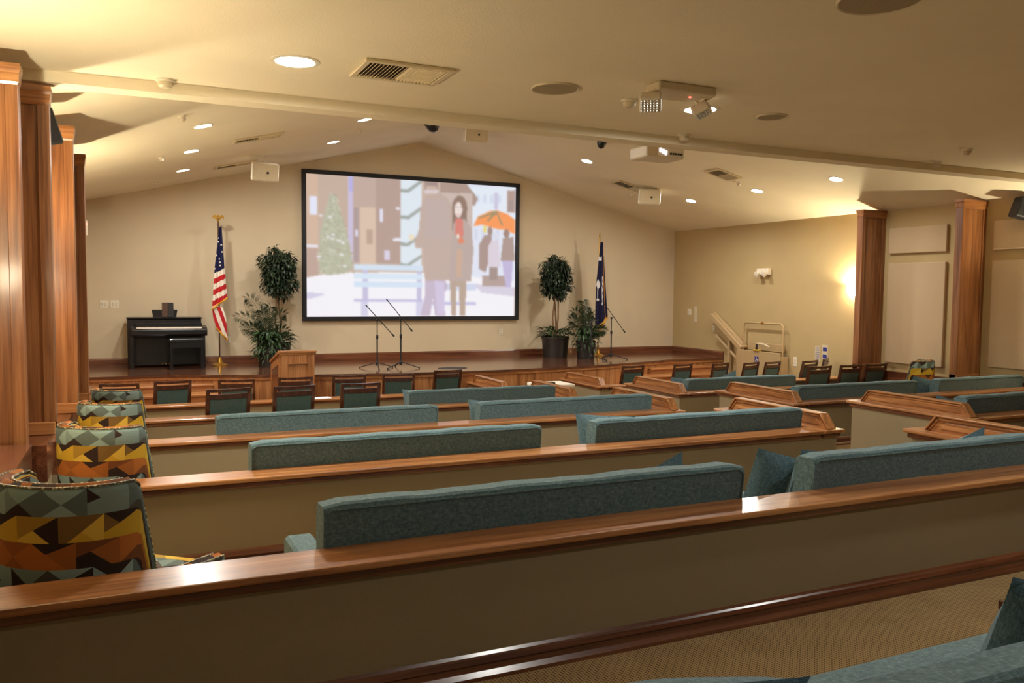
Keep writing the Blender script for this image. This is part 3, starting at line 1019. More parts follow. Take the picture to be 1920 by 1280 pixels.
# couple
poly([(1000, 905), (1170, 905), (1190, 960), (1150, 1040), (1172, 1210), (1085, 1210), (1065, 1060), (1045, 1210), (965, 1210), (1005, 1020)], (192, 176, 200))
poly([(1080, 910), (1160, 920), (1165, 1200), (1100, 1200)], (204, 192, 226))
poly([(985, 260), (1010, 205), (1100, 190), (1180, 240), (1235, 330), (1240, 900), (1000, 910), (990, 640), (925, 640), (915, 590), (955, 480), (960, 330)], (186, 162, 150))
poly([(1000, 250), (1180, 260), (1200, 560), (1000, 560)], (180, 162, 162), 0.5)
ell(1050, 160, 58, 62, (196, 168, 152)); poly([(992, 110), (1105, 110), (1108, 200), (1090, 150), (1010, 150), (1000, 205)], (150, 128, 118)); poly([(990, 180), (1110, 180), (1105, 205), (1000, 210)], (222, 216, 232), 0.7)
ell(893, 555, 24, 26, (238, 222, 190))
poly([(1205, 905), (1345, 905), (1338, 1210), (1290, 1210), (1285, 960), (1262, 960), (1258, 1210), (1222, 1210)], (176, 152, 134))
ell(1285, 320, 64, 100, (128, 100, 84)); poly([(1225, 330), (1345, 330), (1352, 560), (1300, 600), (1225, 560)], (124, 98, 84))
poly([(1235, 430), (1330, 400), (1385, 470), (1405, 640), (1385, 910), (1200, 910), (1215, 600)], (178, 158, 150))
poly([(1250, 400), (1310, 395), (1320, 520), (1300, 560), (1250, 520)], (214, 112, 98)); poly([(1262, 640), (1310, 640), (1300, 880), (1262, 880)], (206, 160, 128), 0.7)
ell(1298, 572, 26, 22, (224, 118, 80)); ell(1274, 536, 12, 18, (240, 230, 205))
ell(1274, 330, 33, 60, (238, 222, 216)); rect(1248, 305, 1266, 313, (120, 96, 96), 0.8); rect(1284, 305, 1302, 313, (120, 96, 96), 0.8); rect(1262, 364, 1284, 374, (190, 96, 90), 0.9); rect(1272, 322, 1278, 345, (214, 192, 186), 0.8)
blur(3)
img = img * 0.80 + np.array((236, 222, 218)) * 0.20  # hazy wash of light mixed into the picture colours
img = 255 * np.clip(img / 255 * 1.03, 0, 1)
lin = np.where(img / 255 <= 0.04045, img / 255 / 12.92, ((img / 255 + 0.055) / 1.055) ** 2.4)
me = bpy.data.meshes.new('picture')
iw, ih = SX1 - SX0 - 2 * fw, hh - 2 * fw
vx = (-hw + fw + U * iw).ravel(); vz = (hh - fw - V * ih).ravel()
co = np.stack([vx, np.full_like(vx, -0.03), vz], 1)
idx = np.arange(GW * GH).reshape(GH, GW)
q = np.stack([idx[:-1, :-1].ravel(), idx[1:, :-1].ravel(), idx[1:, 1:].ravel(), idx[:-1, 1:].ravel()], 1)
me.from_pydata(co.tolist(), [], q.tolist())
at = me.color_attributes.new('col', 'FLOAT_COLOR', 'POINT')
at.data.foreach_set('color', np.concatenate([lin.reshape(-1, 3), np.ones((GW * GH, 1))], 1).astype(np.float32).ravel())
me.materials.append(filmpic)
o = bpy.data.objects.new('picture', me); COL.objects.link(o); o.parent = scr
o['label'] = 'film still of a couple by a snowy bench, a fir tree and an orange umbrella'

# ------------------------------------------------------------------ piano, bench, book
pn = thing('piano', 'black upright piano standing on the left of the stage against the wall', 'piano', (0.52, 14.55, SZ))
W2 = 0.545
obj('cabinet', bx(-W2, W2 - 0.01, -0.36, -0.04, 0.03, 0.76, 0.008), black, pn)
obj('lid', bx(-W2 - 0.012, W2, -0.375, -0.03, 0.76, 0.785, 0.006), black, pn)
bm = NB(); prism(bm, [(-0.36, 0.50), (-0.60, 0.50), (-0.62, 0.53), (-0.62, 0.60), (-0.56, 0.635), (-0.36, 0.66)], -W2 + 0.06, W2 + 0.06, 'x', 0.006); obj('key_bed', bm, black, pn)
kb = obj('white_keys', bx(-W2 + 0.13, W2 - 0.02, -0.605, -0.50, 0.618, 0.640), ivory, pn)
bm = NB()
for k in range(36):
    if k % 7 in (2, 6):
        continue
    x = -W2 + 0.143 + k * 0.0252
    box(bm, x, x + 0.012, -0.56, -0.50, 0.640, 0.650)
obj('black_keys', bm, black, kb)
obj('fallboard', bx(-W2 + 0.12, W2 - 0.01, -0.50, -0.36, 0.60, 0.70, 0.006), black, pn)
for s in (-1, 1):
    obj('leg', bx(s * (W2 - 0.03) + 0.03 - 0.03, s * (W2 - 0.03) + 0.03 + 0.03, -0.585, -0.53, 0.0, 0.50, 0.004), black, pn)
    w_ = obj('toe_block', bx(s * (W2 - 0.03) + 0.03 - 0.03, s * (W2 - 0.03) + 0.03 + 0.03, -0.59, -0.04, 0.03, 0.075), black, pn)
    obj('caster', LT([(0.0, 0.0), (0.018, 0.004), (0.022, 0.02), (0.012, 0.032)], 12, M=Matrix.Translation((s * (W2 - 0.03) + 0.03, -0.56, 0.0))), chrome, w_)
bm = NB(); prism(bm, [(-0.17, 0.785), (-0.19, 0.90), (0.19, 0.90), (0.17, 0.785)], -0.215, -0.20, 'y')
obj('music_rest', bm, black, pn, rot=None)
bm = NB()
for x in (-0.05, 0.0, 0.05):
    box(bm, x - 0.008, x + 0.008, -0.45, -0.36, 0.05, 0.06)
obj('pedals', bm, brass, pn)
bk = thing('music_book', 'open book leaning on the music rest of the black piano', 'book', (0.52 + 0.045, 14.55 - 0.25, SZ + 0.787))
for s in (-1, 1):
    obj('page_block', bx(min(0, s * 0.088), max(0, s * 0.088), -0.012, 0.004, 0.0, 0.23, 0.002), plain('book_cover_%d' % (s + 1), rgb(66, 44, 34) if s < 0 else rgb(28, 24, 24), 0.25), bk, rot=(math.radians(-8), 0, s * 0.12))
pb = thing('piano_bench', 'black padded bench in front of the piano', 'bench', (0.80, 13.72, SZ))
obj('cushion', bx(-0.25, 0.25, -0.15, 0.15, 0.42, 0.48, 0.015, 2), black, pb)
obj('apron', bx(-0.24, 0.24, -0.14, 0.14, 0.34, 0.42), black, pb)
for sx in (-1, 1):
    for sy in (-1, 1):
        obj('leg', bx(sx * 0.22 - 0.02, sx * 0.22 + 0.02, sy * 0.12 - 0.02, sy * 0.12 + 0.02, 0, 0.34), black, pb)

# ------------------------------------------------------------------ lectern
lc = thing('lectern', 'light oak lectern with a recessed front panel standing before the stage', 'lectern', (1.90, 11.72, 0), math.radians(4))
bm = NB(); prism(bm, [(0.0, 0.06), (0.0, 1.14), (0.05, 1.14), (0.56, 0.98), (0.56, 0.06)], 0.0, 0.46, 'x'); obj('body', bm, oakzl, lc)
bm = NB()
for a in ((0.0, 0.10, 0.10, 1.12), (0.36, 0.46, 0.10, 1.12), (0.10, 0.36, 1.0, 1.12), (0.10, 0.36, 0.10, 0.2)):
    box(bm, a[0], a[1], -0.018, 0.0, a[2], a[3], 0.003)
obj('front_frame', bm, oakzl, lc)
bm = NB(); prism(bm, [(0.09, 1.005), (0.37, 1.005), (0.37, 0.992), (0.09, 0.992)], -0.026, -0.016, 'y'); obj('panel_molding', bm, oakx, lc)
bm = NB(); prism(bm, [(0.0, 0.06), (0.0, 1.10), (0.56, 0.95), (0.56, 0.06)], -0.018, 0.0, 'x')
obj('side_panel', bm, oakzl, lc)
bm = NB(); prism(bm, [(0.10, 0.2), (0.10, 0.98), (0.46, 0.88), (0.46, 0.2)], -0.024, -0.016, 'x'); obj('side_inset', bm, redx, lc)
bm = NB(); prism(bm, [(-0.035, 1.15), (-0.035, 1.18), (0.06, 1.18), (0.60, 1.0), (0.60, 0.97), (0.06, 1.14)], -0.03, 0.49, 'x', 0.004); obj('top', bm, oakx, lc)
bm = NB(); prism(bm, [(-0.022, 1.12), (-0.03, 1.15), (0.06, 1.15), (0.06, 1.12)], -0.02, 0.48, 'x'); obj('crown_molding', bm, oakx, lc)
obj('base', bx(-0.02, 0.48, -0.02, 0.58, 0.0, 0.07, 0.005), oakx, lc)

# ------------------------------------------------------------------ microphone stands
def mic_stand(x, y, rdeg, hj, tip, tail, label):
    """tip/tail: (dx, dz) of the boom's two ends from the joint"""
    t = thing('microphone_stand', label, 'microphone stand', (x, y, SZ), 0, 'black boom microphone stands on the stage')
    h = hj - SZ
    obj('pole', tube(NB(), [(0, 0, 0.07), (0, 0, h * 0.66), (0, 0, h * 0.665), (0, 0, h)], [0.012, 0.012, 0.008, 0.008], 10), blackmat, t)
    obj('clutch', LT([(0.012, h * 0.60), (0.02, h * 0.63), (0.02, h * 0.68), (0.01, h * 0.70)], 12), blackmat, t)
    for k in range(3):
        a = math.radians(rdeg + k * 120)
        l_ = obj('leg', tube(NB(), [(0.012 * math.cos(a), 0.012 * math.sin(a), 0.10), (0.30 * math.cos(a), 0.30 * math.sin(a), 0.014)], 0.007, 8), blackmat, t)
        obj('rubber_foot', LT([(0.0, 0.0), (0.012, 0.002), (0.012, 0.024), (0.0, 0.028)], 10, M=Matrix.Translation((0.30 * math.cos(a), 0.30 * math.sin(a), 0.0))), darkpl, l_)
    obj('hub', LT([(0.01, 0.05), (0.024, 0.06), (0.024, 0.10), (0.014, 0.125)], 12), blackmat, t)
    obj('joint', LT([(0.0, -0.02), (0.018, -0.018), (0.018, 0.018), (0.0, 0.02)], 12, M=Matrix.Translation((0, 0, h)) @ Matrix.Rotation(PI / 2, 4, 'X')), blackmat, t)
    b0, b1 = Vector((tip[0], -0.03, h + tip[1])), Vector((tail[0], -0.03, h + tail[1]))
    obj('boom', tube(NB(), [b0, b1], 0.007, 8), blackmat, t)
    d = (b1 - b0).normalized()
    obj('grip', tube(NB(), [b1 - d * 0.03, b1 - d * 0.01, b1 + d * 0.03], [0.008, 0.014, 0.012], 8), blackmat, t)
    obj('clip', tube(NB(), [b0 - d * 0.02, b0 + d * 0.02], [0.010, 0.009], 8), darkpl, t)
mic_stand(3.58, 12.87, 20, 1.554, (-0.18, 0.225), (0.25, -0.24), 'microphone stand nearest the lectern, left of the pair before the screen')
mic_stand(3.96, 12.84, -30, 1.569, (-0.235, 0.305), (0.165, -0.175), 'microphone stand right of the pair before the screen')
mic_stand(8.13, 13.22, -30, 1.555, (-0.20, 0.285), (0.26, -0.25), 'microphone stand beside the dark blue flag')
mic_stand(7.60, 13.05, -15, 1.50, (-0.10, -0.02), (0.10, 0.02), 'microphone stand in front of the right palm, without a visible boom')

# ------------------------------------------------------------------ flags
def flag(x, y, H, sheets, label, eagle, paint_fn, fringe, trim):
    t = thing('flag', label, 'flag', (x, y, SZ))
    obj('pole', tube(NB(), [(0, 0, 0.05), (0, 0, H)], 0.012, 10), brass if trim else chairwood, t)
    obj('base', LT([(0.0, 0.0), (0.13, 0.0), (0.13, 0.012), (0.09, 0.03), (0.045, 0.05), (0.035, 0.09), (0.025, 0.13), (0.014, 0.14)], 24), brass, t)
    if eagle:
        bm = LT([(0.006, H), (0.02, H + 0.02), (0.012, H + 0.04), (0.022, H + 0.07), (0.012, H + 0.10)], 12)
        for s in (-1, 1):
            prism(bm, [(s * 0.0, H + 0.07), (s * 0.05, H + 0.13), (s * 0.085, H + 0.11), (s * 0.09, H + 0.06), (s * 0.07, H + 0.085), (s * 0.03, H + 0.05)], -0.012, 0.012, 'y')
        tube(bm, [(0, 0, H + 0.09), (0.0, -0.01, H + 0.125), (0.02, -0.02, H + 0.135)], [0.014, 0.014, 0.004], 8)
    else:
        bm = LT([(0.014, H), (0.01, H + 0.03), (0.018, H + 0.05), (0.004, H + 0.13), (0.0, H + 0.15)], 12)
    obj('finial', bm, brass, t)
    for si, (L_, R_, amp, ph, yo) in enumerate(sheets):
        zs = [p[0] for p in L_]
        nu, nv = 30, 90
        def fn(u, v):
            zl = L_[0][0] + (L_[-1][0] - L_[0][0]) * v
            zr = R_[0][0] + (R_[-1][0] - R_[0][0]) * v
            xl = np.interp(-zl, [-p[0] for p in L_], [p[1] for p in L_])
            xr = np.interp(-zr, [-p[0] for p in R_], [p[1] for p in R_])
            z = zl + (zr - zl) * u
            w = 0.3 + 0.7 * v
            return Vector((xl + (xr - xl) * u, yo - amp * w * (0.5 + 0.5 * math.sin(u * 2 * PI * 1.6 + ph + v * 0.8)), z))
        bm = NB()
        Vv, Ff = grid(bm, fn, nu, nv)
        lay = bm.loops.layers.float_color.new('col')
        for f in bm.faces:
            c = f.calc_center_median()
            col = paint_fn(c.x, c.z, si, L_, R_)
            for lp in f.loops:
                lp[lay] = col
        cl = obj('cloth', bm, flagcloth, t, smooth=True)
        if fringe:
            bm = NB()
            e = [fn(i / 24, 1.0) for i in range(25)]
            tube(bm, [p + Vector((0, -0.004, -0.012)) for p in e], 0.016, 6)
            obj('fringe', bm, goldfr, cl)
Rr, Ww, Nn = rgb(176, 34, 38), rgb(226, 214, 196), rgb(24, 26, 62)
def us_paint(x, z, si, L_, R_):
    if si == 0:
        b = 1.62 + 0.10 * (x / 0.1)                     # canton border runs slanted
        if z > 1.50 + 0.55 * (x + 0.05):
            for k in range(12):
                sx_, sz_ = -0.045 + 0.055 * (k % 2) + 0.018 * ((k // 2) % 2) + 0.0, 1.56 + 0.055 * k
                if abs(x - (sx_ - 0.02 + 0.03 * (k % 3))) + abs(z - sz_) < 0.016:
                    return Ww
            return Nn
        s = (1.50 + 0.55 * (x + 0.05) - z)
        return Ww if int(s / 0.085) % 2 == 0 else Rr
    s = x * 1.0 + z * 0.34
    return Rr if int((s + 5) / 0.06) % 2 == 0 else Ww
flag(1.33, 14.2, 2.30,
     [([(0.95, -0.11), (0.45, -0.09)][:1] + [(0.80, -0.10), (0.62, -0.05)], [(0.95, 0.05), (0.80, 0.10), (0.42, 0.125)], 0.03, 1.0, -0.015),
      ([(2.24, 0.015), (1.6, -0.065), (0.93, -0.115)], [(2.24, 0.05), (1.6, 0.085), (1.11, 0.125)], 0.06, 0.0, -0.02)][::-1],
     'flag with stars and stripes on a pole between the piano and the left tree', True, us_paint, True, False)
Gg = rgb(206, 142, 36)
def navy_paint(x, z, si, L_, R_):
    xr = np.interp(-z, [-p[0] for p in R_], [p[1] for p in R_])
    if si == 0:
        if x > xr - 0.012:
            return Gg
        if (1.30 < z < 1.50 and abs(x + 0.045) < 0.05 * math.sin((z - 1.30) / 0.2 * PI) ** 0.6) or (1.08 < z <= 1.30 and abs(x + 0.05) < 0.016) or (1.08 < z < 1.12 and abs(x + 0.05) < 0.045):
            return rgb(206, 200, 196)
        if 1.0 < z < 1.55 and 0.03 < x < 0.045 + 0.008 * math.sin(z * 50):
            return rgb(190, 186, 186)
        if 1.86 < z < 1.93 and x < 0.03:
            return rgb(206, 200, 196)
    return rgb(26, 24, 52)
flag(8.34, 14.05, 2.28,
     [([(2.22, 0.0), (1.4, -0.10), (0.52, -0.13)], [(2.22, 0.07), (1.5, 0.10), (0.74, 0.15)], 0.07, 0.4, -0.02),
      ([(1.95, 0.05), (1.2, 0.05), (0.50, 0.02)], [(1.95, 0.10), (1.2, 0.16), (0.78, 0.20)], 0.03, 2.0, 0.0)],
     'dark blue flag with a white emblem and gold trim beside the right palm', False, navy_paint, True, True)

# ------------------------------------------------------------------ plants
def leaf(bm, p, d, ln, wd, up=Vector((0, 0, 1)), droop=0.25):
    d = d.normalized()
    s = d.cross(up)
    if s.length < 1e-3:
        s = Vector((1, 0, 0))
    s.normalize()
    n = s.cross(d)
    a = bm.verts.new(p)
    m1 = p + d * ln * 0.45
    b1 = bm.verts.new(m1 + s * wd / 2 + n * ln * 0.04); b2 = bm.verts.new(m1 - s * wd / 2 + n * ln * 0.04); c = bm.verts.new(m1 - n * ln * 0.01)
    e = bm.verts.new(p + d * ln - n * ln * droop)
    for f in ((a, b1, c), (a, c, b2), (b1, e, c), (c, e, b2)):
        bm.faces.new(f)
def rdir():
    v = Vector((random.gauss(0, 1), random.gauss(0, 1), random.gauss(0, 1)))
    return v.normalized()
def pot(t, r, h, mat=None):
    p = obj('pot', LT([(r * 0.86, 0.0), (r * 0.98, h * 0.9), (r * 1.04, h * 0.9), (r * 1.04, h), (r * 0.94, h), (r * 0.92, h * 0.9)], 26, caps=False), mat or potmat, t, smooth=True)
    obj('soil', LT([(0.0, h * 0.9), (r * 0.93, h * 0.9)], 20, caps=False), soil, p)
    bm = LT([(0.0, 0.001), (r * 0.86, 0.001)], 20, caps=False)
    obj('pot_floor', bm, mat or potmat, p)
def ficus(x, y, cz, rx, rz_, potr, poth, label, seed):
    random.seed(seed)
    t = thing('potted_ficus', label, 'tree', (x, y, SZ), 0, 'potted ficus trees flanking the screen')
    pot(t, potr, poth)
    for k in range(3):
        a = k * 2.1 + 0.4
        pts = [(0.03 * math.cos(a), 0.03 * math.sin(a), poth * 0.9), (0.06 * math.cos(a + 0.6), 0.06 * math.sin(a + 0.6), poth + 0.35), (0.05 * math.cos(a + 1.6), 0.05 * math.sin(a + 1.6), cz - rz_ * 0.6), (0.12 * math.cos(a), 0.10 * math.sin(a), cz + rz_ * 0.3)]
        obj('trunk', tube(NB(), pts, [0.018, 0.016, 0.014, 0.006], 7), bark, t)
    bm = NB()
    for k in range(2600):
        d = rdir()
        r = random.random() ** 0.42
        sq = 1.0 / max(0.001, (abs(d.x) ** 3.2 + abs(d.y) ** 3.2 + abs(d.z) ** 3.2) ** (1 / 3.2))
        lump = 0.93 + 0.10 * math.sin(d.x * 6 + d.z * 5 + seed)
        d = d * sq * lump
        p = Vector((d.x * rx * r, d.y * rx * 0.8 * r, cz + d.z * rz_ * r))
        q = 1 + 0.10 * math.sin(d.x * 7 + seed) * math.cos(d.z * 6) 
        p.x *= q
        dd = (Vector((d.x, d.y, -0.35)) + rdir() * 0.7)
        leaf(bm, p, dd, random.uniform(0.075, 0.12), random.uniform(0.032, 0.05))
    obj('foliage', bm, leafA, t)['label'] = 'dense dark green leaf crown'
    bm = NB()
    for k in range(170):
        a = random.uniform(0, 2 * PI); rr = random.uniform(0.2, 1.0) * potr
        p = Vector((rr * math.cos(a), rr * math.sin(a), poth * 0.95 + random.uniform(0, 0.16)))
        leaf(bm, p, Vector((math.cos(a), math.sin(a), random.uniform(-0.1, 1.0))), random.uniform(0.12, 0.22), random.uniform(0.03, 0.05), droop=0.4)
    obj('underplanting', bm, leafC, t)
def palm(x, y, fr, potr, poth, label, seed, extra):
    random.seed(seed)
    t = thing('potted_palm', label, 'plant', (x, y, SZ), 0, 'potted palms beside the ficus trees')
    pot(t, potr, poth)
    for (a, ln, rise, bend) in fr:
        d = Vector((math.cos(a), math.sin(a) * 0.6, 0))
        pts = []
        for i in range(11):
            u = i / 10
            pts.append(Vector((0, 0, poth * 0.9)) + d * ln * (u ** 1.3) * bend + Vector((0, 0, rise * (1 - (1 - u) ** 1.7) - 0.10 * u ** 3)))
        bm = tube(NB(), pts, [0.007 - 0.0005 * i for i in range(11)], 5)
        for i in range(3, 44):
            u = i / 44
            k = min(9, int(u * 10)); f = u * 10 - k
            p = pts[k].lerp(pts[k + 1], f)
            tg = (pts[k + 1] - pts[k]).normalized()
            sd = tg.cross(Vector((0, 1, 0.3)))
            sd.normalize()
            ll = 0.20 * math.sin(PI * min(1, 0.15 + u * 0.8)) ** 0.7
            for s in (-1, 1):
                leaf(bm, p, sd * s + tg * 0.75 + Vector((0, 0, -0.12)), ll, 0.014, droop=0.18)
        obj('frond', bm, leafB, t)
    bm = NB()
    for k in range(extra):
        a = random.uniform(0, 2 * PI); rr = random.uniform(0.1, 1.15) * potr
        z = poth * 0.8 + random.uniform(-0.08, 0.34)
        p = Vector((rr * math.cos(a), rr * math.sin(a) * 0.8, z))
        leaf(bm, p, Vector((math.cos(a), math.sin(a), random.uniform(-0.7, 0.7))) + rdir() * 0.3, random.uniform(0.10, 0.2), random.uniform(0.03, 0.055), droop=0.35)
    obj('foliage', bm, leafC, t)
ficus(2.27, 14.18, 1.52, 0.29, 0.43, 0.19, 0.36, 'potted ficus tree left of the screen, its pot hidden behind the lectern', 11)
ficus(7.385, 14.03, 1.53, 0.285, 0.42, 0.265, 0.40, 'potted ficus tree right of the screen in a large dark tub', 23)
palm(2.02, 13.72, [(2.5, 0.55, 0.92, 0.75), (2.9, 0.62, 0.62, 0.85), (1.9, 0.35, 0.72, 0.8), (0.6, 0.42, 0.66, 0.9), (1.2, 0.3, 0.78, 0.7), (3.4, 0.45, 0.45, 1.0), (5.6, 0.4, 0.4, 1.0), (4.3, 0.3, 0.55, 1.0)], 0.16, 0.30, 'potted palm and leafy greens beside the lectern, left of the screen', 5, 420)
palm(7.82, 13.62, [(1.7, 0.25, 0.86, 0.7), (2.3, 0.42, 0.66, 0.8), (2.8, 0.4, 0.5, 0.9), (1.2, 0.3, 0.74, 0.7), (0.7, 0.34, 0.6, 0.8), (0.1, 0.45, 0.3, 1.0), (4.4, 0.25, 0.6, 0.9), (5.6, 0.45, 0.3, 1.0)], 0.185, 0.34, 'potted palm between the right tree and the dark blue flag', 9, 300)
# ------------------------------------------------------------------ wheelchair lift by the stage
lf = thing('wheelchair_lift', 'cream wheelchair lift with a slanted guide rail against the right wall beside the stage', 'wheelchair lift', (10.28, 11.15, 0.0))
obj('platform_wall', bx(0.0, 0.035, 0.0, 1.12, 0.12, 1.0, 0.008, 2), creampaint, lf)
obj('platform_side', bx(0.035, 0.20, 0.0, 0.03, 0.12, 0.93, 0.008, 2), creampaint, lf)
obj('platform_floor', bx(0.0, 0.20, 0.0, 1.12, 0.02, 0.12, 0.008), creampaint, lf)
sg = obj('access_sign', bx(-0.004, 0.0, 0.53, 0.63, 0.80, 0.90), plain('sign_blue', rgb(38, 46, 132), 0.5), lf, label='small blue wheelchair symbol sign')
bm = NB()
lathe(bm, [(0.0, 0.0), (0.010, 0.0), (0.010, 0.002), (0.0, 0.002)], 12, M=Matrix.Translation((-0.004, 0.585, 0.882)) @ Matrix.Rotation(-PI / 2, 4, 'Y'))
tube(bm, [(-0.005, 0.585, 0.870), (-0.005, 0.582, 0.842), (-0.005, 0.560, 0.842), (-0.005, 0.550, 0.818)], 0.004, 6)
tube(bm, [(-0.005, 0.582 + 0.026 * math.cos(a), 0.835 + 0.026 * math.sin(a)) for a in [2.2 + k * 0.42 for k in range(11)]], 0.0035, 6)
obj('wheelchair_symbol', bm, whitepl, sg)
k_ = obj('control_base', bx(-0.02, 0.05, 0.52, 0.66, 1.0, 1.03, 0.006), yellowpl, lf)
obj('control_lever', tube(NB(), [(0.0, 0.59, 1.02), (0.0, 0.59, 1.13)], [0.022, 0.016], 10), darkpl, lf)
obj('folding_arm', tube(NB(), [(0.02, 0.61, 1.12), (0.01, 0.50, 1.14), (0.0, 0.36, 1.12), (0.0, 0.26, 1.09)], 0.016, 8), offwhite, lf)
obj('rear_panel', bx(0.15, 0.17, 0.06, 1.0, 1.0, 1.14, 0.006), creampaint, lf)
pts = [(0.13, 1.10, 0.98), (0.13, 1.10, 1.43)] + [(0.13, 1.03 + 0.07 * math.cos(a), 1.43 + 0.07 * math.sin(a)) for a in (0.5, 1.0, 1.57)] + [(0.13, 0.14 - 0.07 * math.sin(a), 1.43 + 0.07 * math.cos(a)) for a in (0.0, 0.5, 1.0, 1.57)] + [(0.13, 0.07, 0.90)]
obj('hoop_rail', tube(NB(), pts, 0.017, 10), creampaint, lf, smooth=True)
obj('rail_joint', tube(NB(), [(0.13, 0.56, 1.50), (0.13, 0.62, 1.50)], 0.024, 10), brass, lf)
def beam(y0, z0, y1, z1, x0, x1, w):
    d = Vector((y1 - y0, z1 - z0)).normalized(); n = Vector((-d.y, d.x)) * w / 2
    bm = NB()
    prism(bm, [(y0 + n.x, z0 + n.y), (y1 + n.x, z1 + n.y), (y1 - n.x, z1 - n.y), (y0 - n.x, z0 - n.y)], x0, x1, 'x', 0.008)
    return bm
obj('guide_rail', beam(2.02, 1.60, 1.10, 1.00, 0.06, 0.12, 0.10), creampaint, lf)
obj('guide_rail', beam(2.0, 1.64, 1.06, 1.03, 0.12, 0.20, 0.05), creampaint, lf)
obj('lower_rail', beam(1.93, 1.22, 1.12, 0.70, 0.12, 0.17, 0.045), creampaint, lf)
obj('rail_post', bx(0.10, 0.16, 1.46, 1.52, 0.0, 1.24, 0.006), creampaint, lf)
obj('rail_post', bx(0.10, 0.16, 1.20, 1.27, 0.0, 1.04, 0.006), creampaint, lf)

# ------------------------------------------------------------------ things on the walls
def plate(M, label, two=False, w=0.075, h=0.115, kind='outlet'):
    t = obj('switch_plate' if kind == 'switch' else 'wall_outlet', bx(-w / 2, w / 2, -0.007, 0.0, -h / 2, h / 2, 0.003), whitepl)
    t.matrix_world = M
    tag(t, label, kind)
    bm = NB()
    if kind == 'switch':
        for dx in ((-0.023, 0.023) if two else (0,)):
            box(bm, dx - 0.012, dx + 0.012, -0.012, -0.006, -0.03, 0.03, 0.002)
    else:
        for dz in (-0.025, 0.025):
            box(bm, -0.016, 0.016, -0.010, -0.006, dz - 0.014, dz + 0.014, 0.003)
    obj('toggle' if kind == 'switch' else 'socket', bm, offwhite, t)
    return t
def onback(x, z):
    return Matrix.Translation((x, YB - 0.001, z))
def onright(y, z):
    return Matrix.Translation((RX - 0.001, y, z)) @ Matrix.Rotation(-PI / 2, 4, 'Z')
plate(onback(-0.35, 1.763), 'white switch plate left of two on the wall above the piano side', True, 0.12, 0.12, 'switch')
plate(onback(-0.20, 1.763), 'white switch plate right of two on the wall, nearer the piano', True, 0.12, 0.12, 'switch')
plate(onback(6.50, 1.246), 'white outlet on the back wall below the right corner of the screen')
plate(onback(1.50, 1.17), 'white outlet on the back wall behind the stars and stripes flag')
plate(onright(14.03, 1.636), 'switch plate with dark switches on the right wall near the stage corner', True, 0.12, 0.12, 'switch')
plate(onright(13.24, 1.331), 'white outlet on the right wall under the slanted lift rail')
plate(onright(11.0, 0.86), 'white outlet low on the right wall, right of the wheelchair lift', False, 0.09, 0.16)
t = obj('wall_notice', bx(-0.05, 0.05, -0.006, 0, -0.16, 0.16), offwhite); t.matrix_world = onright(13.82, 1.60); tag(t, 'pale blank notice plate right of the switches near the stage corner', 'notice')
def notice(y, z, w, h, mat2, label, n):
    t = obj('wall_notice', bx(-w / 2, w / 2, -0.004, 0, -h / 2, h / 2), offwhite); t.matrix_world = onright(y, z); tag(t, label, 'notice')
    for k in range(n):
        zz = h / 2 - h * (k + 0.6) / n
        obj('print', bx(-w * 0.36, w * 0.36, -0.006, -0.003, zz - h * 0.26 / n, zz + h * 0.26 / n), mat2, t)
notice(10.49, 1.03, 0.12, 0.26, inkgrey, 'white paper notice with grey print low on the right wall', 7)
notice(10.33, 1.075, 0.12, 0.24, inkblue, 'paper notice with blue blocks low on the right wall', 2)
br = thing('wall_hook', 'small dark bracket below the blue notice on the right wall', 'hook', (RX - 0.003, 10.28, 0.93))
obj('arm', tube(NB(), [(0, 0, 0), (-0.08, -0.02, 0.0), (-0.10, -0.03, 0.03)], 0.01, 8), darkpl, br)
obj('mount', bx(-0.01, 0.0, -0.03, 0.03, -0.03, 0.03), darkpl, br)

el = thing('emergency_light', 'white twin-head emergency light on the right wall left of the sconce', 'emergency light', (RX - 0.002, 11.80, 2.42))
obj('housing', bx(-0.09, 0.0, -0.15, 0.15, -0.05, 0.07, 0.015, 2), whitepl, el)
for s in (-1, 1):
    obj('lamp_head', LT([(0.03, -0.04), (0.05, 0.0), (0.055, 0.035), (0.0, 0.045)], 16, M=Matrix.Translation((-0.11, s * 0.10, -0.03)) @ Matrix.Rotation(-1.9, 4, 'Y')), whitepl, el)

def sconce(x, y, z, ang, label):
    t = thing('wall_sconce', label, 'lamp', (x, y, z), ang, 'half-bowl wall sconces')
    obj('backplate', bx(-0.06, 0.06, -0.02, 0.0, -0.09, 0.06, 0.006), brass, t)
    bm = NB()
    prof = [(0.03, -0.12), (0.08, -0.095), (0.115, -0.05), (0.13, 0.01), (0.135, 0.05)]
    rings = []
    for r, zz in prof:
        rings.append([bm.verts.new((r * math.cos(PI + k * PI / 14), -0.015 + 1.0 * r * math.sin(PI + k * PI / 14), zz)) for k in range(15)])
    for A, B in zip(rings, rings[1:]):
        for k in range(14):
            bm.faces.new((A[k], A[k + 1], B[k + 1], B[k]))
    bm.faces.new(rings[0])
    obj('glass_bowl', bm, sconceglow, t, smooth=True)
    obj('bulb', LT([(0.0, -0.035), (0.02, -0.028), (0.034, 0.0), (0.026, 0.024), (0.0, 0.035)], 14, M=Matrix.Translation((0, -0.065, 0.01))), bulbglow, t, smooth=True)
    return t
sconce(RX - 0.002, 9.72, 2.13, -PI / 2, 'glowing glass sconce on the right wall, half hidden by the far column')
sconce(LX + 0.002, 9.60, 2.13, PI / 2, 'glowing glass sconce hidden behind the farthest left column')
sconce(LX + 0.002, 6.62, 2.13, PI / 2, 'glowing glass sconce hidden behind the second left column')
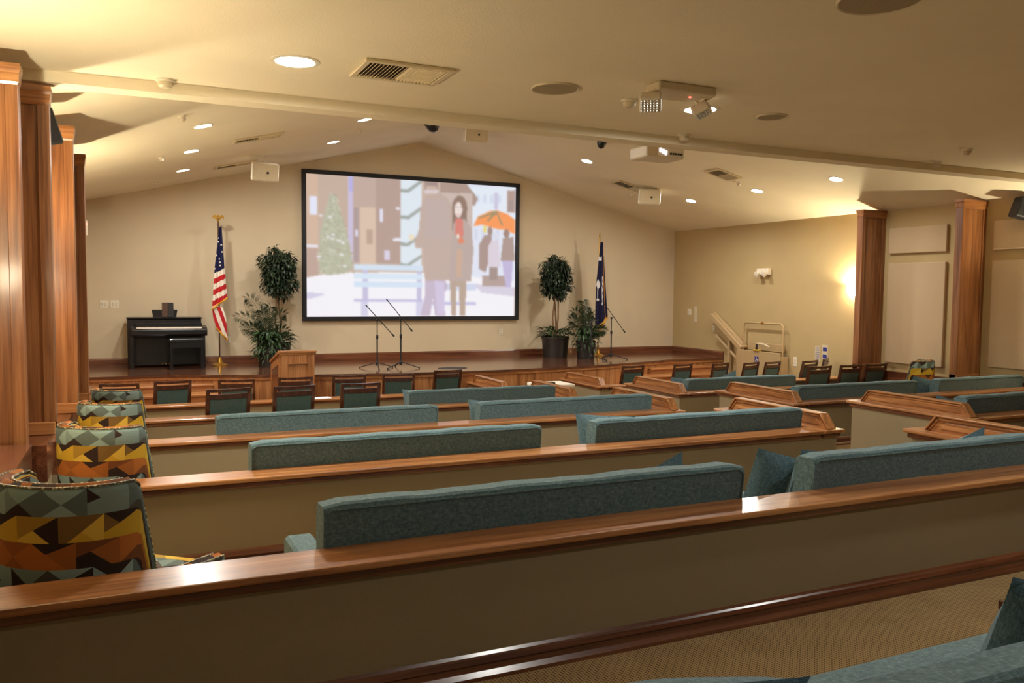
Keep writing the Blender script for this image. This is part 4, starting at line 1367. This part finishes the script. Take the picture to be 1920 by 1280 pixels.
sconce(LX + 0.002, 4.3, 2.13, PI / 2, 'glowing glass sconce before the nearest left column, just outside the frame')
sconce(RX - 0.002, 6.2, 2.13, -PI / 2, 'glowing glass sconce on the right wall outside the frame')

ex = thing('exit_sign', 'red lit EXIT sign, only its edge visible past the farthest left column', 'sign', (-0.635, 12.2, 2.80))
obj('housing', bx(-0.165, 0.165, -0.02, 0.02, -0.10, 0.10, 0.006), whitepl, ex)
bm = NB()
def bars(x, segs):
    for a in segs:
        box(bm, x + a[0], x + a[1], -0.0235, -0.019, a[2], a[3])
bars(-0.135, ((0, 0.014, -0.06, 0.06), (0, 0.05, 0.046, 0.06), (0, 0.04, -0.007, 0.007), (0, 0.05, -0.06, -0.046)))
for s in (-1, 1):
    tube(bm, [(-0.07, -0.022, s * 0.06), (-0.015, -0.022, -s * 0.06)], 0.007, 4)
bars(0.01, ((0, 0.014, -0.06, 0.06),))
bars(0.06, ((0.0, 0.104, 0.04, 0.06), (0.044, 0.06, -0.06, 0.06)))
obj('exit_letters', bm, exitred, ex)
obj('bracket', bx(-0.18, -0.16, -0.01, 0.01, -0.02, 0.02), whitepl, ex)

def wallspeaker(x, y, z, sgn, label):
    t = thing('wall_speaker', label, 'speaker', (x, y, z), 0, 'black loudspeakers on the side walls')
    bm = NB()
    prism(bm, [(-0.11, -0.13), (0.11, -0.13), (0.09, 0.13), (-0.09, 0.13)], -0.12, 0.10, 'y', 0.015)
    M = Matrix.Rotation(sgn * -0.5, 4, 'Z') @ Matrix.Rotation(sgn * 0.25, 4, 'Y')
    bm.transform(M)
    obj('cabinet', bm, blackmat, t)
    obj('bracket', tube(NB(), [(0, 0.06, 0), (sgn * -0.3 if False else (LX - x if sgn < 0 else RX - x) * 0.98, 0.06, 0.02)], 0.015, 8), darkpl, t)
wallspeaker(10.37, 6.98, 3.16, 1, 'black loudspeaker high on the right wall, cut by the right edge of the photo')
wallspeaker(-0.57, 6.85, 3.165, -1, 'black loudspeaker peeking out behind the second left column')

# ------------------------------------------------------------------ ceiling fittings
VA = math.atan(1.384 / 5.66)
def zv(x):
    return 4.70 - abs(x - 4.84) * 1.384 / 5.66
def vrot(x):
    return -VA if x < 4.84 else VA
def hang(o, x, y, z=None):
    if y > 6.2:
        o.location = (x, y, zv(x))
        o.rotation_euler = (0, vrot(x), 0)
    else:
        o.location = (x, y, 3.39)
def downlight(x, y, R_, r_, mat, label):
    t = thing('downlight', label, 'ceiling light', (x, y, 3), 0, 'recessed round downlights')
    hang(t, x, y)
    obj('trim_ring', LT([(r_, 0.03), (r_, -0.004), (r_ + 0.01, -0.008), (R_, -0.003), (R_, 0.002)], 32, caps=False), whitepl, t, smooth=True)
    obj('lens', LT([(0.0, -0.006), (r_ * 0.7, -0.005), (r_ * 0.99, -0.001)], 28, caps=False), mat, t, smooth=True)
rows = (('nearest', 'middle', 'farthest'))
for k, (x, y) in enumerate(((0.72, 9.16), (0.72, 10.90), (0.73, 12.75))):
    downlight(x, y, 0.105, 0.08, lampglow, '%s downlight in the outer row over the left side of the vault' % rows[k])
for k, (x, y) in enumerate(((9.09, 8.85), (9.08, 10.46), (9.08, 12.17))):
    downlight(x, y, 0.105, 0.08, lampglow, '%s downlight in the outer row over the right side of the vault' % rows[k])
downlight(2.76, 10.52, 0.105, 0.08, lampglow, 'nearer downlight in the inner row left of the ridge')
downlight(2.77, 12.34, 0.105, 0.08, lampglow, 'farther downlight in the inner row left of the ridge, above the screen corner')
downlight(6.92, 12.11, 0.105, 0.08, lampglow, 'single downlight right of the ridge beside the projector')
downlight(0.92, 5.10, 0.145, 0.11, flatglow, 'large downlight in the flat ceiling left of the air vent')
downlight(3.84, 5.06, 0.145, 0.11, flatglow, 'large downlight in the flat ceiling behind the emergency light heads')

downlight(4.5, 2.1, 0.145, 0.11, rearfill, 'unseen fill downlight added over the rear rows, outside the frame to the right')  # extra lamp out of view, put in to lift the dark foreground
downlight(2.5, 0.6, 0.145, 0.11, rearfill, 'unseen fill downlight added above the nearest sofa, outside the top of the frame')  # second added lamp, brightens the nearest sofa from out of view

def vent(x, y, w, d, n, label):
    t = thing('ceiling_vent', label, 'vent', (x, y, 3), 0, 'ceiling air vents')
    hang(t, x, y)
    bm = NB()
    for a in ((-w / 2, w / 2, -d / 2, -d / 2 + 0.04), (-w / 2, w / 2, d / 2 - 0.04, d / 2), (-w / 2, -w / 2 + 0.04, -d / 2 + 0.04, d / 2 - 0.04), (w / 2 - 0.04, w / 2, -d / 2 + 0.04, d / 2 - 0.04)):
        box(bm, a[0], a[1], a[2], a[3], -0.02, 0.0, 0.005)
    obj('frame', bm, ventwh, t)
    obj('duct_shade', bx(-w / 2 + 0.04, w / 2 - 0.04, -d / 2 + 0.04, d / 2 - 0.04, -0.003, -0.001), ventdk, t)  # flat dark sheet, its colour stands for the shade behind the louvers
    bm = NB()
    for k in range(n):
        xx_ = -w / 2 + 0.05 + (w - 0.10) * (k + 0.5) / n
        s = -1 if k < n // 2 else 1
        M = Matrix.Translation((xx_, 0, -0.013)) @ Matrix.Rotation(s * 0.75, 4, 'Y')
        box(bm, -0.011, 0.011, -d / 2 + 0.042, d / 2 - 0.042, -0.0012, 0.0012, M=M)
    obj('louvers', bm, ventwh, t)
vent(1.555, 5.03, 0.56, 0.42, 20, 'large louvered air vent in the flat ceiling beside the left downlight')
vent(1.47, 10.63, 0.60, 0.30, 14, 'air vent on the left slope of the vault, nearer the camera')
vent(1.48, 13.1, 0.60, 0.30, 14, 'air vent on the left slope of the vault, next to the hanging speaker')
vent(8.12, 12.62, 0.70, 0.30, 14, 'air vent on the right slope behind the hanging speaker')
vent(8.30, 10.33, 0.46, 0.36, 12, 'air vent on the right slope between the outer downlights')

def roundspk(x, y, r, label):
    t = thing('ceiling_speaker', label, 'ceiling speaker', (x, y, 3.39), 0, 'flush round ceiling speakers')
    obj('rim', LT([(r - 0.012, -0.01), (r - 0.004, -0.014), (r, -0.008), (r, 0.0)], 40, caps=False), offwhite, t, smooth=True)
    obj('grille', LT([(0.0, -0.013), (r - 0.012, -0.010)], 40, caps=False), grillecl, t, smooth=True)
roundspk(2.59, 4.97, 0.16, 'round flush speaker in the flat ceiling right of the large vent')
roundspk(4.46, 5.0, 0.115, 'small round flush speaker right of the emergency light in the flat ceiling')
roundspk(3.13, 2.82, 0.19, 'round flush speaker cut by the top edge of the photo')

def hungspk(x, y, z, rz, label):
    t = thing('hanging_speaker', label, 'speaker', (x, y, z), rz, 'white box speakers hung from the vault')
    bm = NB()
    prism(bm, [(-0.20, -0.14), (0.20, -0.14), (0.13, 0.16), (-0.13, 0.16)], -0.13, 0.13, 'z', 0.02)
    bm.transform(Matrix.Rotation(0.22, 4, 'X'))
    obj('cabinet', bm, whitepl, t)
    g = bx(-0.185, 0.185, -0.146, -0.139, -0.115, 0.115, 0.003); g.transform(Matrix.Rotation(0.22, 4, 'X'))
    gr = obj('grille', g, offwhite, t)
    g = bx(0.015, 0.045, -0.149, -0.145, -0.02, 0.01); g.transform(Matrix.Rotation(0.22, 4, 'X'))
    obj('badge', g, darkpl, gr)
    for s in (-1, 1):
        tp = Vector((s * 0.045 + 0.0, 0.05, 0))
        top = zv(x) - z
        obj('suspension_rod', tube(NB(), [(s * 0.03, 0.03, 0.10), (s * 0.03 - 0.02, 0.03, top - s * 0.007 - 0.002)], 0.009, 8), whitepl, t)
hungspk(1.79, 12.5, 3.72, 0.12, 'white box speaker hung over the left of the stage beside the screen')
hungspk(8.26, 12.3, 3.71, -0.35, 'white box speaker hung over the right of the stage')
hungspk(4.98, 12.3, 4.50, 0.0, 'white box speaker up near the ridge of the vault')

def dome(x, y, r, label):
    t = thing('dome_camera', label, 'security camera', (x, y, 3), 0, 'dark dome cameras on the vault')
    hang(t, x, y)
    obj('dome', LT([(r, 0.0), (r, -0.03), (r * 0.9, -0.07), (r * 0.6, -0.12), (0.0, -0.145)], 24), darkpl, t, smooth=True)
    obj('mount_ring', LT([(r * 1.12, 0.0), (r * 1.12, -0.02), (r, -0.022)], 24), blackmat, t, smooth=True)
dome(4.18, 12.0, 0.105, 'dark dome camera near the ridge, left of the hung speaker')
dome(6.46, 10.85, 0.075, 'small dark dome camera left of the projector')

pj = thing('projector', 'white ceiling-mounted projector with a lit row of openings', 'projector', (5.22, 7.62, 3.53), 0.0)
obj('body', bx(-0.24, 0.24, -0.17, 0.17, -0.06, 0.07, 0.02, 2), whitepl, pj)
obj('front_panel', bx(-0.23, -0.10, -0.175, -0.168, -0.045, 0.055, 0.003), offwhite, pj)
bm = NB()
for k in range(3):
    box(bm, -0.08 + k * 0.035, -0.06 + k * 0.035, -0.176, -0.168, 0.0 - k * 0.012, 0.04 - k * 0.012)
obj('indicator_lights', bm, projglow, pj)
bm = NB()
for k in range(5):
    box(bm, 0.05 + k * 0.034, 0.074 + k * 0.034, -0.176, -0.168, -0.02, 0.0)
obj('ports', bm, darkpl, pj)
obj('lens_barrel', LT([(0.05, 0.0), (0.05, 0.06), (0.03, 0.065), (0.0, 0.05)], 18, M=Matrix.Translation((-0.08, 0.16, 0)) @ Matrix.Rotation(-PI / 2, 4, 'X')), darkpl, pj)
obj('ceiling_pole', tube(NB(), [(0, 0, 0.07), (0, 0, zv(5.22) - 3.53)], 0.022, 10), whitepl, pj)

eb = thing('emergency_light', 'white ceiling emergency light with two tilted square heads and a red indicator', 'emergency light', (3.33, 4.60, 3.39))
bm = NB(); prism(bm, [(-0.25, -0.12), (0.20, -0.12), (0.24, 0.0), (0.12, 0.13), (-0.16, 0.13), (-0.26, 0.02)], -0.055, 0.0, 'z', 0.008); obj('housing', bm, offwhite, eb)
obj('red_indicator', LT([(0.0, -0.063), (0.008, -0.06), (0.008, -0.05)], 10, M=Matrix.Translation((0.06, -0.02, 0.0))), redled, eb)
for (px_, py_, pz_, rx_, rz_) in ((-0.25, -0.02, -0.115, 0.9, -0.6), (0.21, 0.06, -0.10, 1.1, 0.75)):
    M = Matrix.Translation((px_, py_, pz_)) @ Matrix.Rotation(rz_, 4, 'Z') @ Matrix.Rotation(rx_, 4, 'X')
    bm = bx(-0.07, 0.07, -0.045, 0.025, -0.06, 0.06, 0.012, 2); bm.transform(M)
    hd = obj('lamp_head', bm, whitepl, eb)
    bm = NB()
    for i in range(6):
        for j in range(5):
            box(bm, -0.06 + i * 0.02, -0.042 + i * 0.02, -0.054, -0.044, -0.05 + j * 0.02, -0.032 + j * 0.02, 0.004)
    bm.transform(M)
    obj('prism_lens', bm, glasspl, hd)
    obj('swivel_arm', tube(NB(), [(px_ * 0.8, py_, -0.045), (px_, py_, pz_)], 0.014, 8), offwhite, eb)

def detector(x, y, r, label, name='smoke_detector', cat='detector', z=None):
    t = thing(name, label, cat, (x, y, 3), 0, 'small round ceiling detectors and sprinklers')
    hang(t, x, y)
    obj('base', LT([(r, 0.0), (r, -0.012), (r * 0.85, -0.016)], 24), whitepl, t, smooth=True)
    obj('cap', LT([(r * 0.8, -0.012), (r * 0.74, -0.04), (r * 0.5, -0.052), (0.0, -0.052)], 24), offwhite, t, smooth=True)
detector(0.24, 5.94, 0.06, 'smoke detector at the ceiling edge near the left columns')
detector(3.22, 5.05, 0.06, 'smoke detector left of the ceiling emergency light')
detector(4.33, 5.92, 0.055, 'smoke detector at the ceiling edge above the projector')
detector(7.05, 5.30, 0.05, 'smoke detector alone on the right part of the flat ceiling')
detector(7.45, 5.93, 0.045, 'smoke detector at the ceiling edge near the right columns')
def sprinkler(x, y, label):
    detector(x, y, 0.035, label, 'sprinkler_head', 'sprinkler')
sprinkler(0.48, 8.41, 'sprinkler head before the left row of downlights')
sprinkler(0.38, 10.99, 'sprinkler head beside the middle left downlight')
sprinkler(0.40, 13.7, 'sprinkler head in the far left corner of the vault')
sprinkler(2.93, 11.44, 'sprinkler head between the two inner left downlights')
sprinkler(8.68, 10.42, 'sprinkler head by the small right vent')
sprinkler(8.45, 13.1, 'sprinkler head below the right hung speaker')

# ------------------------------------------------------------------ loose things
ct = thing('cabinet_cart', 'cream box-shaped cart in the aisle before the stage', 'cart', (5.36, 10.3, F[4]))
obj('body', bx(-0.25, 0.25, -0.2, 0.2, 0.05, 0.58, 0.01), paper, ct)
obj('top', bx(-0.27, 0.27, -0.22, 0.22, 0.58, 0.625, 0.01), paper, ct)
for sx in (-1, 1):
    for sy in (-1, 1):
        obj('caster', LT([(0.0, 0.0), (0.025, 0.01), (0.025, 0.04), (0.01, 0.055)], 10, M=Matrix.Translation((sx * 0.2, sy * 0.15, 0.0))), darkpl, ct)
tag(obj('remote_control', bx(-0.09, 0.09, -0.03, 0.03, 0.0, 0.025, 0.008), darkpl, loc=(5.28, 10.2, F[4] + 0.626)), 'dark small device lying on the cream cart', 'remote')
bm = NB()
box(bm, -0.11, 0.11, -0.08, 0.08, 0.0, 0.002)
tag(obj('paper_sheet', bm, papercold, loc=(2.27, 10.83, CAP[4] + 0.001), rot=(0, 0, 0.08)), 'white paper sheet lying on the half wall cap before the lectern', 'paper')

# ------------------------------------------------------------------ camera, world, view
cam = bpy.data.cameras.new('camera')
cam.sensor_width = 36.0
cam.sensor_fit = 'HORIZONTAL'
cam.lens = 1558.34 / 1920 * 36.0
cam.clip_start = 0.05
co_ = bpy.data.objects.new('camera', cam)
COL.objects.link(co_)
yaw, pitch, roll = 0.43241, -0.06166, -0.01039
fwd = Vector((math.sin(yaw) * math.cos(pitch), math.cos(yaw) * math.cos(pitch), math.sin(pitch)))
right = Vector((math.cos(yaw), -math.sin(yaw), 0))
down = fwd.cross(right)
r2 = right * math.cos(roll) + down * math.sin(roll)
d2 = -right * math.sin(roll) + down * math.cos(roll)
M = Matrix((r2, -d2, -fwd)).transposed().to_4x4()
M.translation = Vector((0, 0, 2.05))
co_.matrix_world = M
scn.camera = co_
w = bpy.data.worlds.new('World')
scn.world = w
w.use_nodes = True
w.node_tree.nodes['Background'].inputs[0].default_value = (0.05, 0.045, 0.04, 1)
w.node_tree.nodes['Background'].inputs[1].default_value = 0.2
vs = scn.view_settings
scn.display_settings.display_device = 'sRGB'
vs.view_transform = 'Standard'
vs.look = 'None'
vs.gamma = 1.0
vs.use_curve_mapping = False
vs.exposure = 0.35
cy = scn.cycles
cy.use_denoising = True
cy.max_bounces = 10
cy.diffuse_bounces = 6
cy.glossy_bounces = 4
cy.sample_clamp_indirect = 6.0
